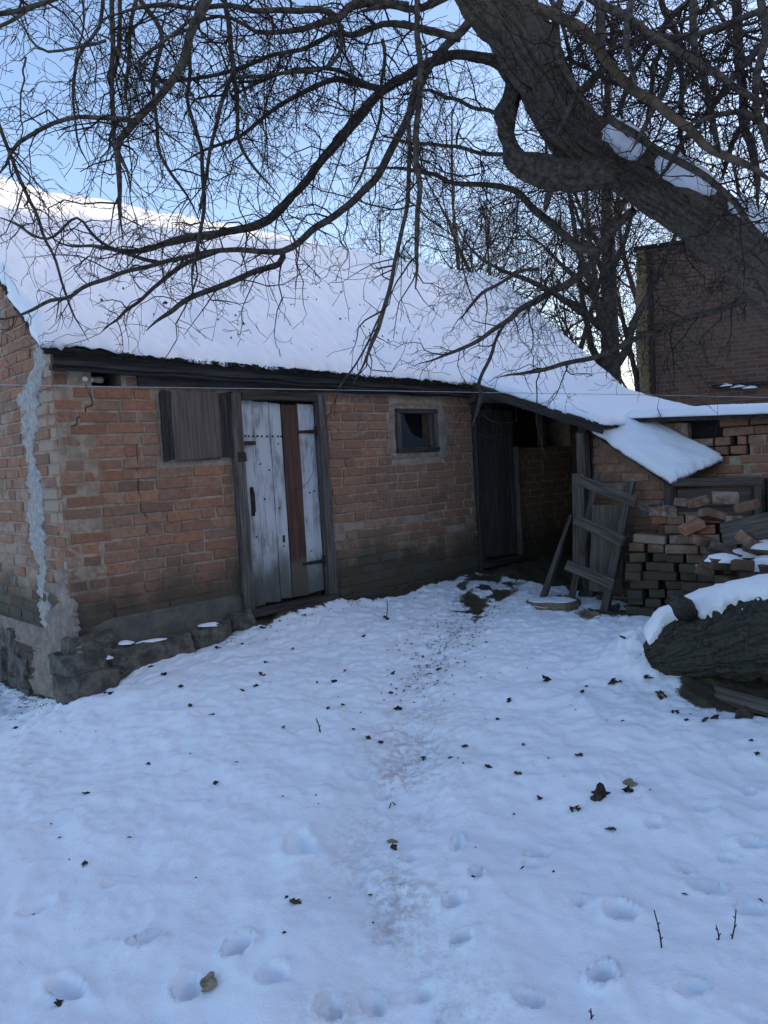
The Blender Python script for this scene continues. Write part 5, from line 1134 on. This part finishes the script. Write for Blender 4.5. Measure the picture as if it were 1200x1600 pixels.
for k, (px, py) in enumerate(spots):
    p = hitg(px, py); o = bpy.data.objects.new('leaf_scrap', LEAF[k % 6]); col.objects.link(o)
    s_ = tr.uniform(.45, .95)*(1.5 if k in BIGS else 1.0); o.location = (p[0], p[1], gz(p[0], p[1])); o.rotation_euler = (tr.uniform(-.3, .3), tr.uniform(-.3, .3), tr.uniform(0, 6.28)); o.scale = (s_*1.3, s_, s_)
    scraps.append((px, py, o))
ORD = ['leftmost', 'second from left', 'third from left', 'fourth from left', 'fifth from left', 'sixth from left', 'seventh from left', 'eighth from left', 'ninth from left', 'tenth from left', 'eleventh from left', 'twelfth from left', 'thirteenth from left', 'fourteenth from left']
AREAS = [((0, 330, 0, 1160), 'below the shed corner stones'), ((330, 470, 0, 1030), 'just below the white door'), ((470, 640, 0, 1010), 'below the small window wall'), ((330, 470, 1030, 1160), 'a step out from the white door'), ((470, 640, 1010, 1160), 'left beside the upper path'), ((640, 800, 0, 1030), 'on the path near the porch'), ((640, 800, 1030, 1260), 'right beside the middle path'), ((800, 980, 0, 1120), 'between the round lid and the log'), ((980, 1200, 0, 1110), 'in front of the fallen log'), ((980, 1200, 1110, 1300), 'at the right edge below the log'), ((800, 980, 1120, 1320), 'around the largest earth clod'), ((0, 1200, 0, 1700), 'in the open snow near the bottom')]
byarea = {}
for px, py, o in scraps:
    for (x0, x1, y0, y1), nm in AREAS:
        if x0 <= px < x1 and y0 <= py < y1: byarea.setdefault(nm, []).append((px, o)); break
for nm, lst in byarea.items():
    for k, (px, o) in enumerate(sorted(lst, key=lambda q: q[0])): tag(o, 'dark leaf scrap '+nm+(', '+ORD[min(k, 13)] if len(lst) > 1 else ''), 'leaf', 'leaf scraps scattered on the snow')
lm = MB(); lr_ = random.Random(33)
for _ in range(900):
    c_ = lr_.random()
    if c_ < .45: i = lr_.randrange(0, int(len(_pathw)*.5)); x, y = _pathw[i]+np.array([lr_.gauss(0, .16), lr_.gauss(0, .16)])
    elif c_ < .78: q = W(lr_.uniform(1.0, 4.3), abs(lr_.gauss(.06, .12))); x, y = q[0], q[1]
    elif c_ < .93: q = W(-abs(lr_.gauss(.02, .15)), -lr_.uniform(0, 1.4)); x, y = q[0], q[1]
    else: q = hitg(lr_.uniform(0, 1200), 900+lr_.random()**1.6*600); x, y = q[0], q[1]
    z = gz(x, y)+.002; a = lr_.uniform(0, 6.28); L_, w_ = lr_.uniform(.004, .014), lr_.uniform(.002, .006); d = np.array([math.cos(a), math.sin(a), lr_.uniform(-.2, .4)]); s_ = np.array([-math.sin(a), math.cos(a), 0]); c = np.array([x, y, z])
    lm.add([c-d*L_, c+s_*w_+[0, 0, .003], c+d*L_, c-s_*w_, c+[0, 0, .006]], [(0, 1, 4), (1, 2, 4), (2, 3, 4), (3, 0, 4), (0, 3, 2, 1)])
kind(tag(lm.build('leaf_litter', M['leaf']), 'fine dark leaf crumbs strewn along the path and walls', 'litter'), 'stuff')
def lump(name, px, py, w, h, m_, label, cat, seed):
    p = hitg(px, py); bm = bmesh.new(); bmesh.ops.create_icosphere(bm, subdivisions=3, radius=.5)
    v = np.array([q.co[:] for q in bm.verts]); v = v*(1+.55*fbm(v*2.4+seed, seed, 4, .6))[:, None]*np.array([w, w*.75, h*1.3])
    for q, c in zip(bm.verts, v): q.co = Vector(c)
    me = bpy.data.meshes.new(name); bm.to_mesh(me); bm.free(); o = link(name, me, M[m_], None, False); o.location = (p[0], p[1], gz(p[0], p[1])+h*.12); o.rotation_euler = (0, 0, seed*1.3); tag(o, label, cat); return o
lump('earth_clod', 938, 1252, .095, .05, 'soil', 'largest dark earth clod lying on the snow', 'clod', 201)
lump('flat_stone', 985, 1233, .065, .022, 'pebble', 'flat brownish stone lying next to the largest earth clod', 'stone', 202)
lump('earth_clod', 615, 1323, .035, .024, 'soil', 'small dark clod lying in the middle of the trodden path', 'clod', 203)
lump('dead_leaf', 613, 1308, .040, .008, 'pebble', 'curled brownish leaf just above the clod on the path', 'leaf', 206)
lump('pebble', 326, 1536, .052, .026, 'pebble', 'tan pebble half sunk in the snow at the lower left', 'stone', 204)
lump('earth_clod', 1163, 1122, .085, .06, 'soil', 'black clod at the right edge below the fallen log', 'clod', 205)
lump('rubble_stone', 722, 914, .12, .06, 'stone', 'rough dark stone at the foot of the wall by the dark door', 'stone', 207)
def stem(pa, pb, h_, label, r_=.0028):
    a = hitg(*pb); d = np.linalg.norm(a-CAM); top = at(pa[0], pa[1], (a-CAM) @ _f); a[2] = gz(a[0], a[1])-.02
    mid = (a+top)/2+np.array([.004, 0, 0]); q = smooth_line([a, mid, top], .02); mb = MB(); mb.tube(q, np.linspace(r_, r_*.6, len(q)), 6)
    n_ = len(q)
    for i in (n_//3, n_//2, 2*n_//3): mb.tube([q[i], q[i]+np.array([.007*(-1)**i, 0, .008])], [r_*.8, r_*.4], 5)
    tag(mb.build('dry_stem', M['twig']), label, 'stem')
stem((1022, 1422), (1035, 1494), .1, 'longest dry stem sticking out of the snow at lower right')
stem((1119, 1446), (1123, 1480), .1, 'shortest dry stem, left one of the close pair at the right edge')
stem((1150, 1421), (1141, 1478), .1, 'dry stem leaning right, right one of the close pair')
stem((923, 1576), (920, 1606), .1, 'dry stem cut off by the bottom edge of the picture')
stem((494, 1122), (501, 1143), .1, 'short dark stem standing in the snow in front of the white door', .004)
stem((605, 936), (603, 965), .1, 'short dark stem in the snow below the small window', .004)
tm_ = MB(); a = hitg(604, 1238); b = hitg(618, 1250); c = hitg(608, 1256)
for p in (a, b, c): p[2] = gz(p[0], p[1])+.006
tm_.tube([a, (a+b)/2+[0, 0, .004], b], [.0035, .003, .002], 5); tm_.tube([(a+b)/2+[0, 0, .004], c], [.0028, .0018], 5); tag(tm_.build('fallen_twig', M['twig']), 'forked twig lying on the upper part of the path', 'twig')
